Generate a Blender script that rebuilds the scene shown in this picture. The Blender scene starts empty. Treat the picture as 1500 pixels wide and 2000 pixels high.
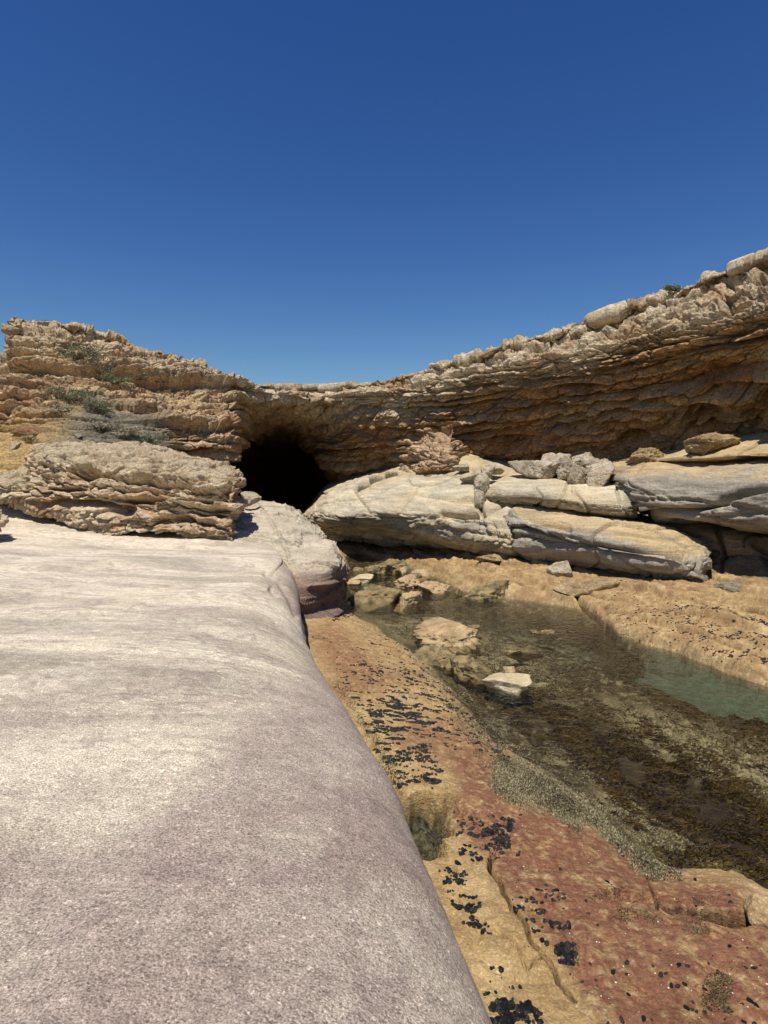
import bpy, math, random
import numpy as np
from mathutils import Vector

# ------------------------------------------------------------------ scene, camera, sky, sun
S = bpy.context.scene
COL = S.collection
W_PX, H_PX, F_PX, HZ = 1500.0, 2000.0, 1200.0, 930.0
EYE = 1.6
cam_d = bpy.data.cameras.new('camera')
cam = bpy.data.objects.new('camera', cam_d); COL.objects.link(cam)
cam.location = (0, 0, EYE); cam.rotation_euler = (math.radians(90), 0, 0)
cam_d.sensor_fit = 'HORIZONTAL'; cam_d.sensor_width = 36.0
cam_d.lens = 36.0 * F_PX / W_PX
cam_d.shift_y = -(H_PX / 2 - HZ) / W_PX
cam_d.clip_start = 0.05; cam_d.clip_end = 2000
S.camera = cam
SUN = Vector((-0.17, -0.35, 0.92)).normalized()       # towards the sun
elev = math.asin(SUN.z)
world = bpy.data.worlds.new("World"); S.world = world; world.use_nodes = True
wn = world.node_tree.nodes; wl = world.node_tree.links
bg = wn['Background']
sky = wn.new('ShaderNodeTexSky'); sky.sky_type = 'NISHITA'; sky.sun_disc = False
sky.sun_elevation = elev; sky.sun_rotation = math.atan2(SUN.x, SUN.y)
sky.altitude = 0; sky.air_density = 1.35; sky.dust_density = 0.15; sky.ozone_density = 4.0
hs = wn.new('ShaderNodeHueSaturation'); hs.inputs['Saturation'].default_value = 1.22; hs.inputs['Hue'].default_value = 0.508
wl.new(sky.outputs[0], hs.inputs['Color']); gm = wn.new('ShaderNodeGamma'); gm.inputs[1].default_value = 1.33; vs = wn.new('ShaderNodeVectorMath'); vs.operation = 'MULTIPLY'; vs.inputs[1].default_value = (0.86, 0.86, 0.89)
wl.new(hs.outputs[0], gm.inputs[0]); wl.new(gm.outputs[0], vs.inputs[0]); wl.new(vs.outputs[0], bg.inputs[0]); bg.inputs[1].default_value = 0.052
sl = bpy.data.lights.new('sun', 'SUN'); sl.energy = 5.0; sl.angle = math.radians(0.5); sl.color = (1.0, 0.955, 0.88)
so = bpy.data.objects.new('sun', sl); COL.objects.link(so)
so.rotation_euler = (-SUN).to_track_quat('-Z', 'Y').to_euler(); so.location = (0, 0, 30)
S.view_settings.view_transform = 'Standard'; S.view_settings.look = 'None'
S.view_settings.exposure = 0.1; S.view_settings.gamma = 1.0
S.cycles.max_bounces = 8; S.cycles.diffuse_bounces = 3; S.cycles.transparent_max_bounces = 16
S.cycles.use_denoising = True

# ------------------------------------------------------------------ small maths kit
def P(px, py, d):
    return ((px - 750.0) / F_PX * d, d, EYE + (HZ - py) / F_PX * d)
def proj(X):
    d = np.maximum(X[..., 1], 0.3)
    return 750 + F_PX * X[..., 0] / d, HZ + F_PX * (EYE - X[..., 2]) / d
_r = np.random.RandomState(7)
PERM = _r.permutation(256).astype(np.int32); PERM = np.concatenate([PERM, PERM, PERM])
G = _r.normal(size=(256, 3)); G /= np.linalg.norm(G, axis=1)[:, None]; G = G.astype(np.float32)
RND = _r.rand(256).astype(np.float32)
G32 = [np.ascontiguousarray(G[:, j]) for j in range(3)]
def _noise(q):
    i = np.floor(q); t = (q - i).astype(np.float32); i = i.astype(np.int32) & 255
    u = t * t * t * (t * (t * 6 - 15) + 10)
    out = np.zeros(len(q), np.float32)
    for a in (0, 1):
        wa = u[:, 0] if a else 1 - u[:, 0]
        pa = PERM.take(i[:, 0] + a)
        for b in (0, 1):
            wb = wa * (u[:, 1] if b else 1 - u[:, 1])
            pb = PERM.take(pa + i[:, 1] + b)
            for c in (0, 1):
                wc = wb * (u[:, 2] if c else 1 - u[:, 2])
                h = PERM.take(pb + i[:, 2] + c)
                out += wc * (G32[0].take(h) * (t[:, 0] - a) + G32[1].take(h) * (t[:, 1] - b) + G32[2].take(h) * (t[:, 2] - c))
    return out
from concurrent.futures import ThreadPoolExecutor
POOLX = ThreadPoolExecutor(4)
def noise(X, f=1.0, off=0.0):
    """gradient noise, about -1..1, X (...,3)"""
    sh = X.shape[:-1]
    q = (np.asarray(X, dtype=np.float64).reshape(-1, 3) * f + off)
    if len(q) < 40000: return (_noise(q) * 1.6).reshape(sh)
    out = np.concatenate(list(POOLX.map(_noise, np.array_split(q, max(1, len(q) // 30000)))))
    return (out * 1.6).reshape(sh)
def fbm(X, f=1.0, o=4, gain=0.5, off=0.0, ridge=False):
    s = 0; a = 1.0; n = 0
    for k in range(o):
        v = noise(X, f, off + 17.1 * k)
        if ridge: v = 1 - 2 * np.abs(v)
        s = s + a * v; n += a; a *= gain; f *= 2.03
    return s / n
def worley(X, f=1.0, off=0.0):
    """distance to nearest and second nearest cell point, and the cell's random value"""
    sh = X.shape[:-1]
    q = X.reshape(-1, 3) * f + off
    i = np.floor(q).astype(np.int64); t = q - i
    f1 = np.full(len(q), 9.0); f2 = np.full(len(q), 9.0); rv = np.zeros(len(q))
    for a in (-1, 0, 1):
        for b in (-1, 0, 1):
            for c in (-1, 0, 1):
                h = PERM[(PERM[(PERM[(i[:, 0] + a) & 255] + i[:, 1] + b) & 255] + i[:, 2] + c) & 255]
                d = (a + RND[h] - t[:, 0])**2 + (b + RND[(h * 7 + 3) & 255] - t[:, 1])**2 + (c + RND[(h * 13 + 5) & 255] - t[:, 2])**2
                m = d < f1
                f2 = np.where(m, f1, np.minimum(f2, d)); f1 = np.where(m, d, f1); rv = np.where(m, RND[(h * 5 + 1) & 255], rv)
    return np.sqrt(f1).reshape(sh), np.sqrt(f2).reshape(sh), rv.reshape(sh)
def sst(a, b, x):
    t = np.clip((x - a) / (b - a), 0, 1); return t * t * (3 - 2 * t)
def srgb(r, g, b, k=1.42):
    c = np.array([r, g, b]) / 255.0
    return np.where(c <= 0.04045, c / 12.92, ((c + 0.055) / 1.055)**2.4) / k
def mix(a, b, t):
    t = np.asarray(t)[..., None]; return a * (1 - t) + b * t
def strata(X, thick, seed, hvar=0.35, tilt=(0, 0), warp=0.3, wf=0.25, cush=0.8):
    """beds of rock: each bed sticks out by its own, slowly changing amount. returns value about -1..1"""
    h = X[..., 2] + tilt[0] * X[..., 0] + tilt[1] * X[..., 1] + warp * fbm(X, wf, 3, off=seed)
    rs = np.random.RandomState(seed)
    th = thick * np.exp(rs.normal(size=400) * 0.5)
    edges = np.cumsum(th) - 12.0
    k = np.clip(np.searchsorted(edges, h) , 1, 399)
    t = (h - edges[k - 1]) / (edges[k] - edges[k - 1])
    Q = X.copy(); Q[..., 2] = k * 7.31
    v = noise(Q, hvar, seed * 1.7) * 1.1 + 0.4 * noise(Q, hvar * 3.7, seed * 2.3) + (rs.rand(401)[k] - 0.5) * 0.9
    c = np.abs(2 * np.clip(t, 0, 1) - 1)**3
    return v * (1 - 0.55 * c) - cush * 0.5 * c, k
def beds(X, thick, seed, hvar=0.35, tilt=(0, 0), warp=0.3, wf=0.25, jag=0.12, vary=0.7, gw=0.03, blk=4.0):
    """broken beds of rock with open bedding cracks and joints: returns push-out, crack depth, joint depth, bed number"""
    rs = np.random.RandomState(seed)
    h = X[..., 2] + tilt[0] * X[..., 0] + tilt[1] * X[..., 1] + warp * fbm(X, wf, 2, off=seed) + thick * jag * 4 * fbm(X * np.array([1, 1, 0.5]), 0.5 / thick, 3, 0.6, off=seed + 2.2)
    th = thick * np.exp(rs.normal(size=900) * vary); edges = np.cumsum(th) - 12.0
    k = np.clip(np.searchsorted(edges, h), 1, 899); tk = edges[k] - edges[k - 1]
    t = np.clip((h - edges[k - 1]) / tk, 0, 1)
    Q = X.copy(); Q[..., 2] = k * 7.31
    v = 1.1 * noise(Q, hvar, seed * 1.7) + 0.5 * noise(Q, hvar * 3.3, seed * 2.3) + (rs.rand(901)[k] - 0.5) * 0.8
    m = sst(-0.15, 0.35, noise(Q, hvar * 1.3, seed * 4.1))
    e = np.minimum(t, 1 - t) * tk
    gap = np.exp(-(e / gw)**2) * m
    bs = np.clip(tk, thick * 0.4, thick * 2) * blk * (0.6 + rs.rand(901)[k])
    al = (X[..., 0] * 0.85 + X[..., 1] * 0.52 + 0.5 * thick * fbm(X, 0.6 / thick, 3, off=seed + 9)) / bs + rs.rand(901)[k] * 50
    cell = np.floor(al).astype(int); ta = al - cell
    r = RND[(PERM[(cell & 255)] * 3 + k * 7) & 255] - 0.5
    jm = sst(0.0, 0.4, noise(Q, hvar * 2.1, seed * 5.3))
    joint = np.exp(-(np.minimum(ta, 1 - ta) * bs / gw)**2) * jm
    v = v + 0.7 * r * jm
    # the top edge of a bed is weathered back, its lower edge overhangs
    prof = -0.45 * sst(0.55, 1.0, t)**2 - 0.15 * sst(0.2, 0.0, t)
    return v + prof, gap, joint, k
def catmull(C, n, axis=0):
    """resample control array along its first axis, n points per segment"""
    C = np.asarray(C, float)
    m = len(C)
    E = np.concatenate([[2 * C[0] - C[1]], C, [2 * C[-1] - C[-2]]])
    out = []
    t = np.linspace(0, 1, n, endpoint=False)
    sh = (n,) + (1,) * (C.ndim - 1); t = t.reshape(sh)
    for i in range(m - 1):
        p0, p1, p2, p3 = E[i], E[i + 1], E[i + 2], E[i + 3]
        m1 = (p2 - p0) * 0.4; m2 = (p3 - p1) * 0.4
        out.append((2*t**3 - 3*t**2 + 1) * p1 + (t**3 - 2*t**2 + t) * m1 + (-2*t**3 + 3*t**2) * p2 + (t**3 - t**2) * m2)
    out.append(C[-1][None])
    return np.concatenate(out)
def even(A, n, dmin=1.5):
    """re-space the first axis evenly by length over distance from the camera"""
    seg = np.linalg.norm(np.diff(A, axis=0), axis=-1)
    dep = np.maximum(np.linalg.norm(0.5 * (A[1:] + A[:-1]) - np.array([0, 0, EYE]), axis=-1), dmin)
    w = (seg / dep)
    w = w.reshape(len(w), -1).mean(1) + 1e-9
    s = np.concatenate([[0], np.cumsum(w)]); s /= s[-1]
    q = np.linspace(0, 1, n)
    i = np.clip(np.searchsorted(s, q, side='right') - 1, 0, len(s) - 2)
    t = ((q - s[i]) / (s[i + 1] - s[i])).reshape((n,) + (1,) * (A.ndim - 1))
    return A[i] * (1 - t) + A[i + 1] * t
def loft(stations, nu, nv):
    C = np.array([[P(*p) if len(p) == 3 else p[:3] for p in st] for st in stations], float)
    A = catmull(C, 12)                       # along stations
    A = np.swapaxes(catmull(np.swapaxes(A, 0, 1), 12), 0, 1)
    A = even(A, nu)
    A = np.swapaxes(even(np.swapaxes(A, 0, 1), nv), 0, 1)
    return A
def normals(A, flip=False):
    du = np.gradient(A, axis=0); dv = np.gradient(A, axis=1)
    n = np.cross(du, dv); n /= (np.linalg.norm(n, axis=-1)[..., None] + 1e-12)
    return -n if flip else n
def blur(N, k=3):
    for _ in range(k):
        N = (N + np.roll(N, 1, 0) + np.roll(N, -1, 0)) / 3; N = (N + np.roll(N, 1, 1) + np.roll(N, -1, 1)) / 3
    return N
def dist_poly(x, y, pts, closed=False):
    """distance to a polyline (2D)"""
    best = np.full(np.shape(x), 1e9)
    n = len(pts)
    for i in range(n if closed else n - 1):
        ax, ay = pts[i]; bx, by = pts[(i + 1) % n]
        dx, dy = bx - ax, by - ay
        t = np.clip(((x - ax) * dx + (y - ay) * dy) / (dx * dx + dy * dy + 1e-9), 0, 1)
        best = np.minimum(best, (x - ax - t * dx)**2 + (y - ay - t * dy)**2)
    return np.sqrt(best)
def inside(x, y, pts):
    r = np.zeros(np.shape(x), bool); n = len(pts)
    for i in range(n):
        ax, ay = pts[i]; bx, by = pts[(i + 1) % n]
        c = ((ay > y) != (by > y)) & (x < (bx - ax) * (y - ay) / (by - ay + 1e-12) + ax)
        r ^= c
    return r
def sdf(x, y, pts):
    d = dist_poly(x, y, pts, True); return np.where(inside(x, y, pts), -d, d)
def zone(x, y, pts, soft=20.0, wob=0.0):
    return sst(soft, -soft, sdf(x, y, pts) + wob)

# ------------------------------------------------------------------ meshes
def tag(o, label=None, cat=None, group=None, kind=None):
    if label: o['label'] = label
    if cat: o['category'] = cat
    if group: o['group'] = group
    if kind: o['kind'] = kind
    return o
def mesh_np(name, V, Fq, mat, col=None, parent=None, origin=None, smooth=True):
    V = np.asarray(V, np.float32).reshape(-1, 3); Fq = np.asarray(Fq, np.int32)
    k = Fq.shape[1]
    if origin is not None: V = V - np.array(origin, np.float32)
    me = bpy.data.meshes.new(name)
    me.vertices.add(len(V)); me.vertices.foreach_set('co', V.ravel())
    me.loops.add(Fq.size); me.loops.foreach_set('vertex_index', Fq.ravel())
    me.polygons.add(len(Fq)); me.polygons.foreach_set('loop_start', np.arange(0, Fq.size, k, dtype=np.int32))
    me.polygons.foreach_set('loop_total', np.full(len(Fq), k, np.int32))
    me.polygons.foreach_set('use_smooth', np.full(len(Fq), smooth, bool))
    me.update(calc_edges=True)
    if col is not None:
        c = np.ones((len(V), 4), np.float32); c[:, :3] = np.clip(np.asarray(col).reshape(-1, 3), 0.003, 0.9)
        a = me.color_attributes.new('Col', 'FLOAT_COLOR', 'POINT'); a.data.foreach_set('color', c.ravel())
    me.materials.append(mat)
    o = bpy.data.objects.new(name, me); COL.objects.link(o)
    if origin is not None: o.location = origin
    if parent is not None: o.parent = parent
    return o
def grid_faces(nu, nv, flip=False):
    i = np.arange(nu - 1)[:, None] * nv + np.arange(nv - 1)[None]
    q = np.stack([i, i + nv, i + nv + 1, i + 1], -1).reshape(-1, 4)
    return q[:, ::-1] if flip else q
def grid_obj(name, A, mat, col, flip=False, own_origin=False):
    nu, nv = A.shape[:2]
    org = None
    if own_origin:
        org = (float(A[..., 0].mean()), float(A[..., 1].mean()), float(A[..., 2].min()))
    return mesh_np(name, A, grid_faces(nu, nv, flip), mat, col, origin=org)

# ------------------------------------------------------------------ materials
def new_mat(name):
    m = bpy.data.materials.new(name); m.use_nodes = True
    nt = m.node_tree; return m, nt, nt.nodes, nt.links, nt.nodes['Principled BSDF']
def rock_mat(name, coarse=(3.0, 0.25), fine=(60.0, 0.3), grain=None, bump=((40.0, 0.02), (9.0, 0.05)), rough=0.95, stretch=(1, 1, 1), spec=0.15):
    m, nt, N, L, b = new_mat(name)
    tc = N.new('ShaderNodeTexCoord'); mp = N.new('ShaderNodeMapping'); mp.inputs['Scale'].default_value = stretch
    L.new(tc.outputs['Object'], mp.inputs['Vector'])
    at = N.new('ShaderNodeAttribute'); at.attribute_name = 'Col'
    c = at.outputs['Color']
    for (sc, amt), vec, det in ((coarse, mp.outputs[0], 6), (fine, tc.outputs['Object'], 5)):
        nz = N.new('ShaderNodeTexNoise'); nz.inputs['Scale'].default_value = sc; nz.inputs['Detail'].default_value = det; nz.inputs['Roughness'].default_value = 0.65
        L.new(vec, nz.inputs['Vector'])
        mr = N.new('ShaderNodeMapRange'); mr.inputs['From Min'].default_value = 0.3; mr.inputs['From Max'].default_value = 0.7
        mr.inputs['To Min'].default_value = 1 - amt; mr.inputs['To Max'].default_value = 1 + amt; mr.clamp = True
        L.new(nz.outputs['Fac'], mr.inputs['Value'])
        vm = N.new('ShaderNodeVectorMath'); vm.operation = 'SCALE'
        L.new(c, vm.inputs[0]); L.new(mr.outputs[0], vm.inputs['Scale']); c = vm.outputs[0]
    hsrc = None
    if grain:
        for gs, gamt, thr, hi in grain:
            vo = N.new('ShaderNodeTexVoronoi'); vo.inputs['Scale'].default_value = gs; vo.inputs['Randomness'].default_value = 1
            L.new(tc.outputs['Object'], vo.inputs['Vector'])
            sp = N.new('ShaderNodeSeparateColor'); L.new(vo.outputs['Color'], sp.inputs[0])
            mr = N.new('ShaderNodeMapRange'); mr.inputs['From Min'].default_value = thr; mr.inputs['From Max'].default_value = min(thr + 0.25, 1.0)
            mr.inputs['To Min'].default_value = 1.0; mr.inputs['To Max'].default_value = 1 + gamt; mr.clamp = True
            L.new(sp.outputs[0], mr.inputs['Value'])
            vm = N.new('ShaderNodeVectorMath'); vm.operation = 'SCALE'
            L.new(c, vm.inputs[0]); L.new(mr.outputs[0], vm.inputs['Scale']); c = vm.outputs[0]
    L.new(c, b.inputs['Base Color'])
    prev = None
    for sc, dist in bump:
        nz = N.new('ShaderNodeTexNoise'); nz.inputs['Scale'].default_value = sc; nz.inputs['Detail'].default_value = 8; nz.inputs['Roughness'].default_value = 0.6
        L.new(mp.outputs[0], nz.inputs['Vector'])
        bm = N.new('ShaderNodeBump'); bm.inputs['Distance'].default_value = dist; bm.inputs['Strength'].default_value = 0.9
        L.new(nz.outputs['Fac'], bm.inputs['Height'])
        if prev: L.new(prev, bm.inputs['Normal'])
        prev = bm.outputs[0]
    if prev: L.new(prev, b.inputs['Normal'])
    b.inputs['Roughness'].default_value = rough
    b.inputs['Specular IOR Level'].default_value = spec
    return m
def plain_mat(name, color, rough=0.8, var=0.25, scale=30.0, spec=0.3, trans=0.0, bump=0.0):
    m, nt, N, L, b = new_mat(name)
    tc = N.new('ShaderNodeTexCoord'); nz = N.new('ShaderNodeTexNoise'); nz.inputs['Scale'].default_value = scale; nz.inputs['Detail'].default_value = 4
    L.new(tc.outputs['Object'], nz.inputs['Vector'])
    oi = N.new('ShaderNodeObjectInfo')
    ad = N.new('ShaderNodeMath'); ad.operation = 'MULTIPLY_ADD'; ad.inputs[1].default_value = 0.25
    L.new(oi.outputs['Random'], ad.inputs[0]); L.new(nz.outputs['Fac'], ad.inputs[2])
    mr = N.new('ShaderNodeMapRange'); mr.inputs['From Min'].default_value = 0.35; mr.inputs['From Max'].default_value = 0.85
    mr.inputs['To Min'].default_value = 1 - var; mr.inputs['To Max'].default_value = 1 + var
    L.new(ad.outputs[0], mr.inputs['Value'])
    vm = N.new('ShaderNodeVectorMath'); vm.operation = 'SCALE'; vm.inputs[0].default_value = tuple(color)
    L.new(mr.outputs[0], vm.inputs['Scale']); L.new(vm.outputs[0], b.inputs['Base Color'])
    b.inputs['Roughness'].default_value = rough; b.inputs['Specular IOR Level'].default_value = spec
    if bump:
        bm = N.new('ShaderNodeBump'); bm.inputs['Distance'].default_value = bump; L.new(nz.outputs['Fac'], bm.inputs['Height']); L.new(bm.outputs[0], b.inputs['Normal'])
    return m
def col_mat(name, rough=0.8, spec=0.2, fine=(40.0, 0.3)):
    return rock_mat(name, coarse=(4.0, 0.15), fine=fine, bump=(), rough=rough, spec=spec)

M_CLIFF = rock_mat('weathered_limestone', coarse=(2.4, 0.30), fine=(13.0, 0.48), bump=((7.0, 0.14), (22.0, 0.07)), stretch=(1, 1, 2.2))
M_BOULD = rock_mat('pitted_boulder_stone', coarse=(3.0, 0.2), fine=(20.0, 0.42), bump=((9.0, 0.10), (30.0, 0.05)), stretch=(1, 1, 2.0))
M_LEDGE = rock_mat('smooth_sandstone', coarse=(1.6, 0.2), fine=(22.0, 0.24), bump=((5.0, 0.08), (26.0, 0.025)), stretch=(0.7, 0.7, 5.0))
M_SLAB = rock_mat('speckled_sandstone', coarse=(16.0, 0.20), fine=(120.0, 0.55), grain=((190.0, 0.5, 0.74, 1), (130.0, -0.40, 0.68, 0), (60.0, 0.6, 0.965, 1)), bump=((130.0, 0.012), (30.0, 0.012)), rough=0.8, stretch=(0.6, 1, 1))
M_SHELF = rock_mat('tidal_shelf_rock', coarse=(5.0, 0.2), fine=(70.0, 0.32), grain=((90.0, 0.5, 0.9, 1),), bump=((60.0, 0.012), (14.0, 0.04)), rough=0.75, spec=0.3)

# ------------------------------------------------------------------ colours of the stone
CREAM = srgb(238, 219, 184); TAN = srgb(220, 190, 142); ORANGE = srgb(212, 150, 92); BROWN = srgb(168, 110, 66)
GREY = srgb(172, 158, 134); PINK = srgb(208, 174, 138); SAND = srgb(220, 184, 126)

def carve(px, py, pts, w):
    """0..1 close to a polyline drawn over the stone, w in photo pixels"""
    return np.exp(-(dist_poly(px, py, pts) / w)**2)

# ================================================================== CLIFF
cl = []
def cs(px, rim, drim, *rest):
    """station: plateau, back of rim, rim, then given (dpx, py, d) points down the face"""
    rim = rim + 7 + 6 * float(sst(1150, 1500, px))
    x, y, z = P(px, rim, drim)
    k = 1.0 + 1.8 / drim
    st = [(x * (1 + 26 / drim), y + 26, z - 0.9, 0), (x * k, y + 1.8, z - 0.06, 0), (x, y, z, 0)]
    for dp, py, d in rest: st.append(tuple(P(px + dp, py, d)) + (0,))
    cl.append(st)
cs(-700, 735, 17, (0, 760, 16.5), (0, 800, 16), (0, 840, 15.6), (0, 890, 15.3), (0, 950, 15.2), (0, 1000, 15), (0, 1100, 15))
cs(-250, 705, 21, (0, 730, 20.5), (0, 765, 20.2), (0, 810, 19.8), (0, 860, 19.3), (0, 920, 18.9), (0, 975, 18.8), (0, 1060, 18.8))
cs(-60, 706, 23, (0, 715, 22.4), (0, 750, 22), (0, 800, 21.4), (0, 860, 20.8), (0, 920, 20), (0, 975, 19.6), (0, 1050, 19.6))
cs(10, 700, 23.2, (0, 705, 22.6), (0, 745, 22.2), (0, 800, 21.5), (0, 860, 20.8), (0, 920, 20), (0, 975, 19.6), (0, 1050, 19.6))
cs(24, 628, 23.4, (2, 668, 23), (6, 730, 22.4), (0, 800, 21.5), (0, 860, 20.8), (0, 920, 20), (0, 975, 19.6), (0, 1050, 19.6))
cs(60, 627, 24, (0, 655, 23), (0, 715, 22.5), (0, 790, 21.6), (0, 850, 20.8), (0, 915, 20), (0, 975, 19.6), (0, 1050, 19.6))
cs(155, 638, 24.5, (0, 662, 23.6), (0, 715, 22.9), (0, 780, 21.7), (0, 840, 20.6), (0, 900, 19.9), (0, 975, 19.6), (0, 1050, 19.6))
cs(230, 662, 25, (0, 685, 24.2), (0, 735, 23.4), (0, 790, 22.1), (0, 840, 20.9), (0, 900, 20.2), (0, 975, 20), (0, 1050, 20))
cs(300, 682, 25.4, (0, 705, 24.6), (0, 745, 23.8), (0, 795, 22.6), (0, 840, 21.6), (0, 890, 20.9), (0, 975, 20.6), (0, 1050, 20.6))
cs(370, 705, 25.8, (0, 725, 25), (0, 765, 24.3), (0, 805, 22.9), (0, 845, 22.2), (0, 885, 22.3), (0, 960, 22.8), (0, 1050, 22.8))
cs(430, 722, 26.2, (0, 740, 25.6), (0, 775, 25), (0, 815, 23.6), (0, 862, 22.6), (0, 895, 22.9), (0, 950, 24), (0, 1050, 24))
cs(458, 733, 26.6, (0, 750, 26), (0, 783, 25.4), (2, 822, 24.3), (0, 868, 23.3), (-8, 906, 23.6), (-20, 950, 25), (-20, 1050, 25))
cs(478, 741, 27.4, (-2, 760, 27), (-4, 795, 26.3), (-8, 835, 26.0), (-16, 880, 26.2), (-24, 920, 27.5), (-34, 960, 29), (-34, 1050, 29))
cs(500, 747, 28.2, (0, 765, 27.8), (0, 792, 28.8), (-6, 835, 32), (-18, 862, 33), (-36, 900, 38), (-40, 950, 41), (-40, 1050, 41))
cs(545, 752, 28.8, (0, 772, 28.2), (0, 797, 29.6), (-4, 835, 33.5), (-6, 852, 37), (-8, 880, 43), (-8, 940, 47), (-8, 1040, 47))
cs(600, 754, 28.9, (0, 775, 28.2), (0, 803, 29.6), (-6, 838, 32.5), (-14, 864, 35), (-16, 885, 42), (-12, 945, 47), (-10, 1040, 47))
cs(650, 753, 28.6, (0, 776, 27.9), (0, 812, 28.9), (-12, 860, 31.2), (-26, 898, 31.8), (-8, 935, 37), (0, 965, 41), (0, 1040, 42))
cs(705, 746, 28.0, (0, 772, 27.3), (0, 812, 27.6), (-8, 866, 28.9), (-30, 925, 30.5), (-20, 950, 32), (-10, 975, 34), (0, 1040, 35))
cs(760, 738, 27.4, (0, 765, 26.6), (0, 808, 26.9), (0, 860, 27.8), (0, 905, 28.8), (0, 928, 29.2), (0, 960, 29.4), (0, 1030, 29.5))
cs(820, 725, 26.8, (0, 753, 26.0), (0, 798, 26.2), (0, 845, 26.5), (0, 875, 25.5), (0, 905, 24.7), (0, 940, 24.5), (0, 1020, 26))
cs(880, 708, 26.0, (0, 737, 25.1), (0, 785, 25.3), (0, 828, 25.4), (0, 858, 24.5), (0, 890, 23.6), (0, 925, 23.3), (0, 1010, 24.6))
cs(912, 698, 25.5, (0, 728, 24.6), (0, 778, 24.7), (0, 830, 25.4), (0, 870, 25.8), (0, 900, 26), (0, 930, 26), (0, 1010, 26))
cs(1000, 671, 24.0, (0, 710, 22.8), (0, 760, 22.9), (0, 818, 23.7), (0, 870, 24.6), (0, 905, 25.1), (0, 930, 25.3), (0, 1000, 25.3))
cs(1100, 648, 22.4, (0, 694, 21.3), (0, 745, 21.4), (0, 805, 22.0), (0, 862, 22.8), (0, 905, 23.3), (0, 925, 23.5), (0, 980, 23.5))
cs(1200, 610, 21.0, (0, 668, 19.7), (0, 722, 19.8), (0, 792, 20.4), (0, 850, 21.2), (0, 893, 21.7), (0, 912, 21.8), (0, 970, 21.8))
cs(1270, 586, 19.9, (0, 650, 18.6), (0, 710, 18.6), (0, 785, 19.3), (0, 842, 20.1), (0, 884, 20.6), (0, 905, 20.7), (0, 960, 20.7))
cs(1360, 555, 18.6, (0, 625, 17.2), (0, 692, 17.2), (0, 775, 18.1), (0, 832, 18.9), (0, 872, 19.3), (0, 895, 19.4), (0, 960, 19.4))
cs(1440, 525, 17.4, (0, 598, 16.0), (0, 680, 16.0), (0, 768, 17.0), (0, 822, 17.8), (0, 860, 18.2), (0, 890, 18.3), (0, 960, 18.3))
cs(1510, 500, 16.5, (0, 580, 15.0), (0, 665, 15.0), (0, 760, 16.1), (0, 820, 16.9), (0, 858, 17.4), (0, 885, 17.5), (0, 960, 17.5))
cs(1680, 430, 14.4, (0, 520, 13.2), (0, 625, 13.2), (0, 735, 14.2), (0, 805, 15), (0, 850, 15.6), (0, 885, 15.7), (0, 960, 15.7))
cs(2050, 290, 11.4, (0, 410, 10.6), (0, 560, 10.6), (0, 695, 11.2), (0, 790, 12), (0, 850, 12.6), (0, 900, 12.8), (0, 960, 12.8))
cs(2900, 50, 8.0, (0, 200, 7.2), (0, 430, 7), (0, 620, 7.3), (0, 760, 8), (0, 850, 8.6), (0, 900, 8.8), (0, 980, 8.8))
C = np.array([[p[:3] for p in st] for st in cl], float)
C = catmull(C, 12); C = np.swapaxes(catmull(np.swapaxes(C, 0, 1), 12), 0, 1); C = even(C, 2300)
C = np.swapaxes(C, 0, 1)
A = np.swapaxes(np.concatenate([even(C[:13], 40)[:-1], even(C[12:], 481)]), 0, 1)
Nn = blur(normals(A), 12); Nn /= np.linalg.norm(Nn, axis=-1)[..., None]
if Nn[1200, 230, 1] > 0: Nn = -Nn
CL_FLIP = bool(normals(A)[1200, 230, 1] > 0)
px, py = proj(A)
s1, g1, j1, k1 = beds(A, 0.42, 11, 0.16, warp=0.5, wf=0.13, gw=0.08, blk=5, jag=0.07)
s2, g2, j2, k2 = beds(A, 0.14, 23, 0.5, warp=0.35, wf=0.25, gw=0.035, blk=6, jag=0.12, vary=0.9)
lump = fbm(A, 0.35, 4, off=3.3)
plate = sst(0.35, 2.6, np.clip(A[..., 1] - 0, 0, 99) * 0 + np.interp(np.arange(A.shape[1]), [0, 44, 80], [0.0, 0.0, 3.0])[None])   # calmer on the plateau
rough = fbm(A * np.array([1, 1, 1.5]), 2.2, 4, 0.6, off=9.0)
rg2 = fbm(A * np.array([1, 1, 1.4]), 5.0, 3, 0.7, off=19.0, ridge=True)
pit = np.clip(fbm(A * np.array([1, 1, 1.4]), 1.3, 4, 0.6, off=31.0) - 0.15, 0, 1)
hole = np.clip(noise(A * np.array([0.4, 0.4, 1.8]), 0.9, 77.0) - 0.40, 0, 1)
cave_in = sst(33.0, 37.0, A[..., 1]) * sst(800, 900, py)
arch = zone(px, py, [(475, 790), (560, 800), (700, 815), (640, 862), (560, 845), (480, 850)], 18)
steep = 0.12 + 0.88 * sst(0.85, 0.35, Nn[..., 2]); steep = np.maximum(steep, 0.8 * sst(520, 430, px) * sst(0.97, 0.8, Nn[..., 2]))
knob = fbm(A * np.array([1, 1, 1.3]), 1.4, 4, 0.5, off=101.0); bigpit = np.clip(fbm(A * np.array([0.8, 0.8, 1.4]), 0.9, 3, 0.6, off=131.0) - 0.02, 0, 1)
lft = sst(520, 430, px)
cw1, cw2, cwr = worley((A + 0.2 * fbm(A, 1.1, 2, off=7.7)[..., None]) * np.array([0.8, 0.8, 2.0]), 1.25, 4.0)
dw1, dw2, dwr = worley((A + 0.1 * fbm(A, 2.1, 2, off=8.7)[..., None]) * np.array([0.8, 0.8, 1.8]), 3.4, 9.0)
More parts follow.
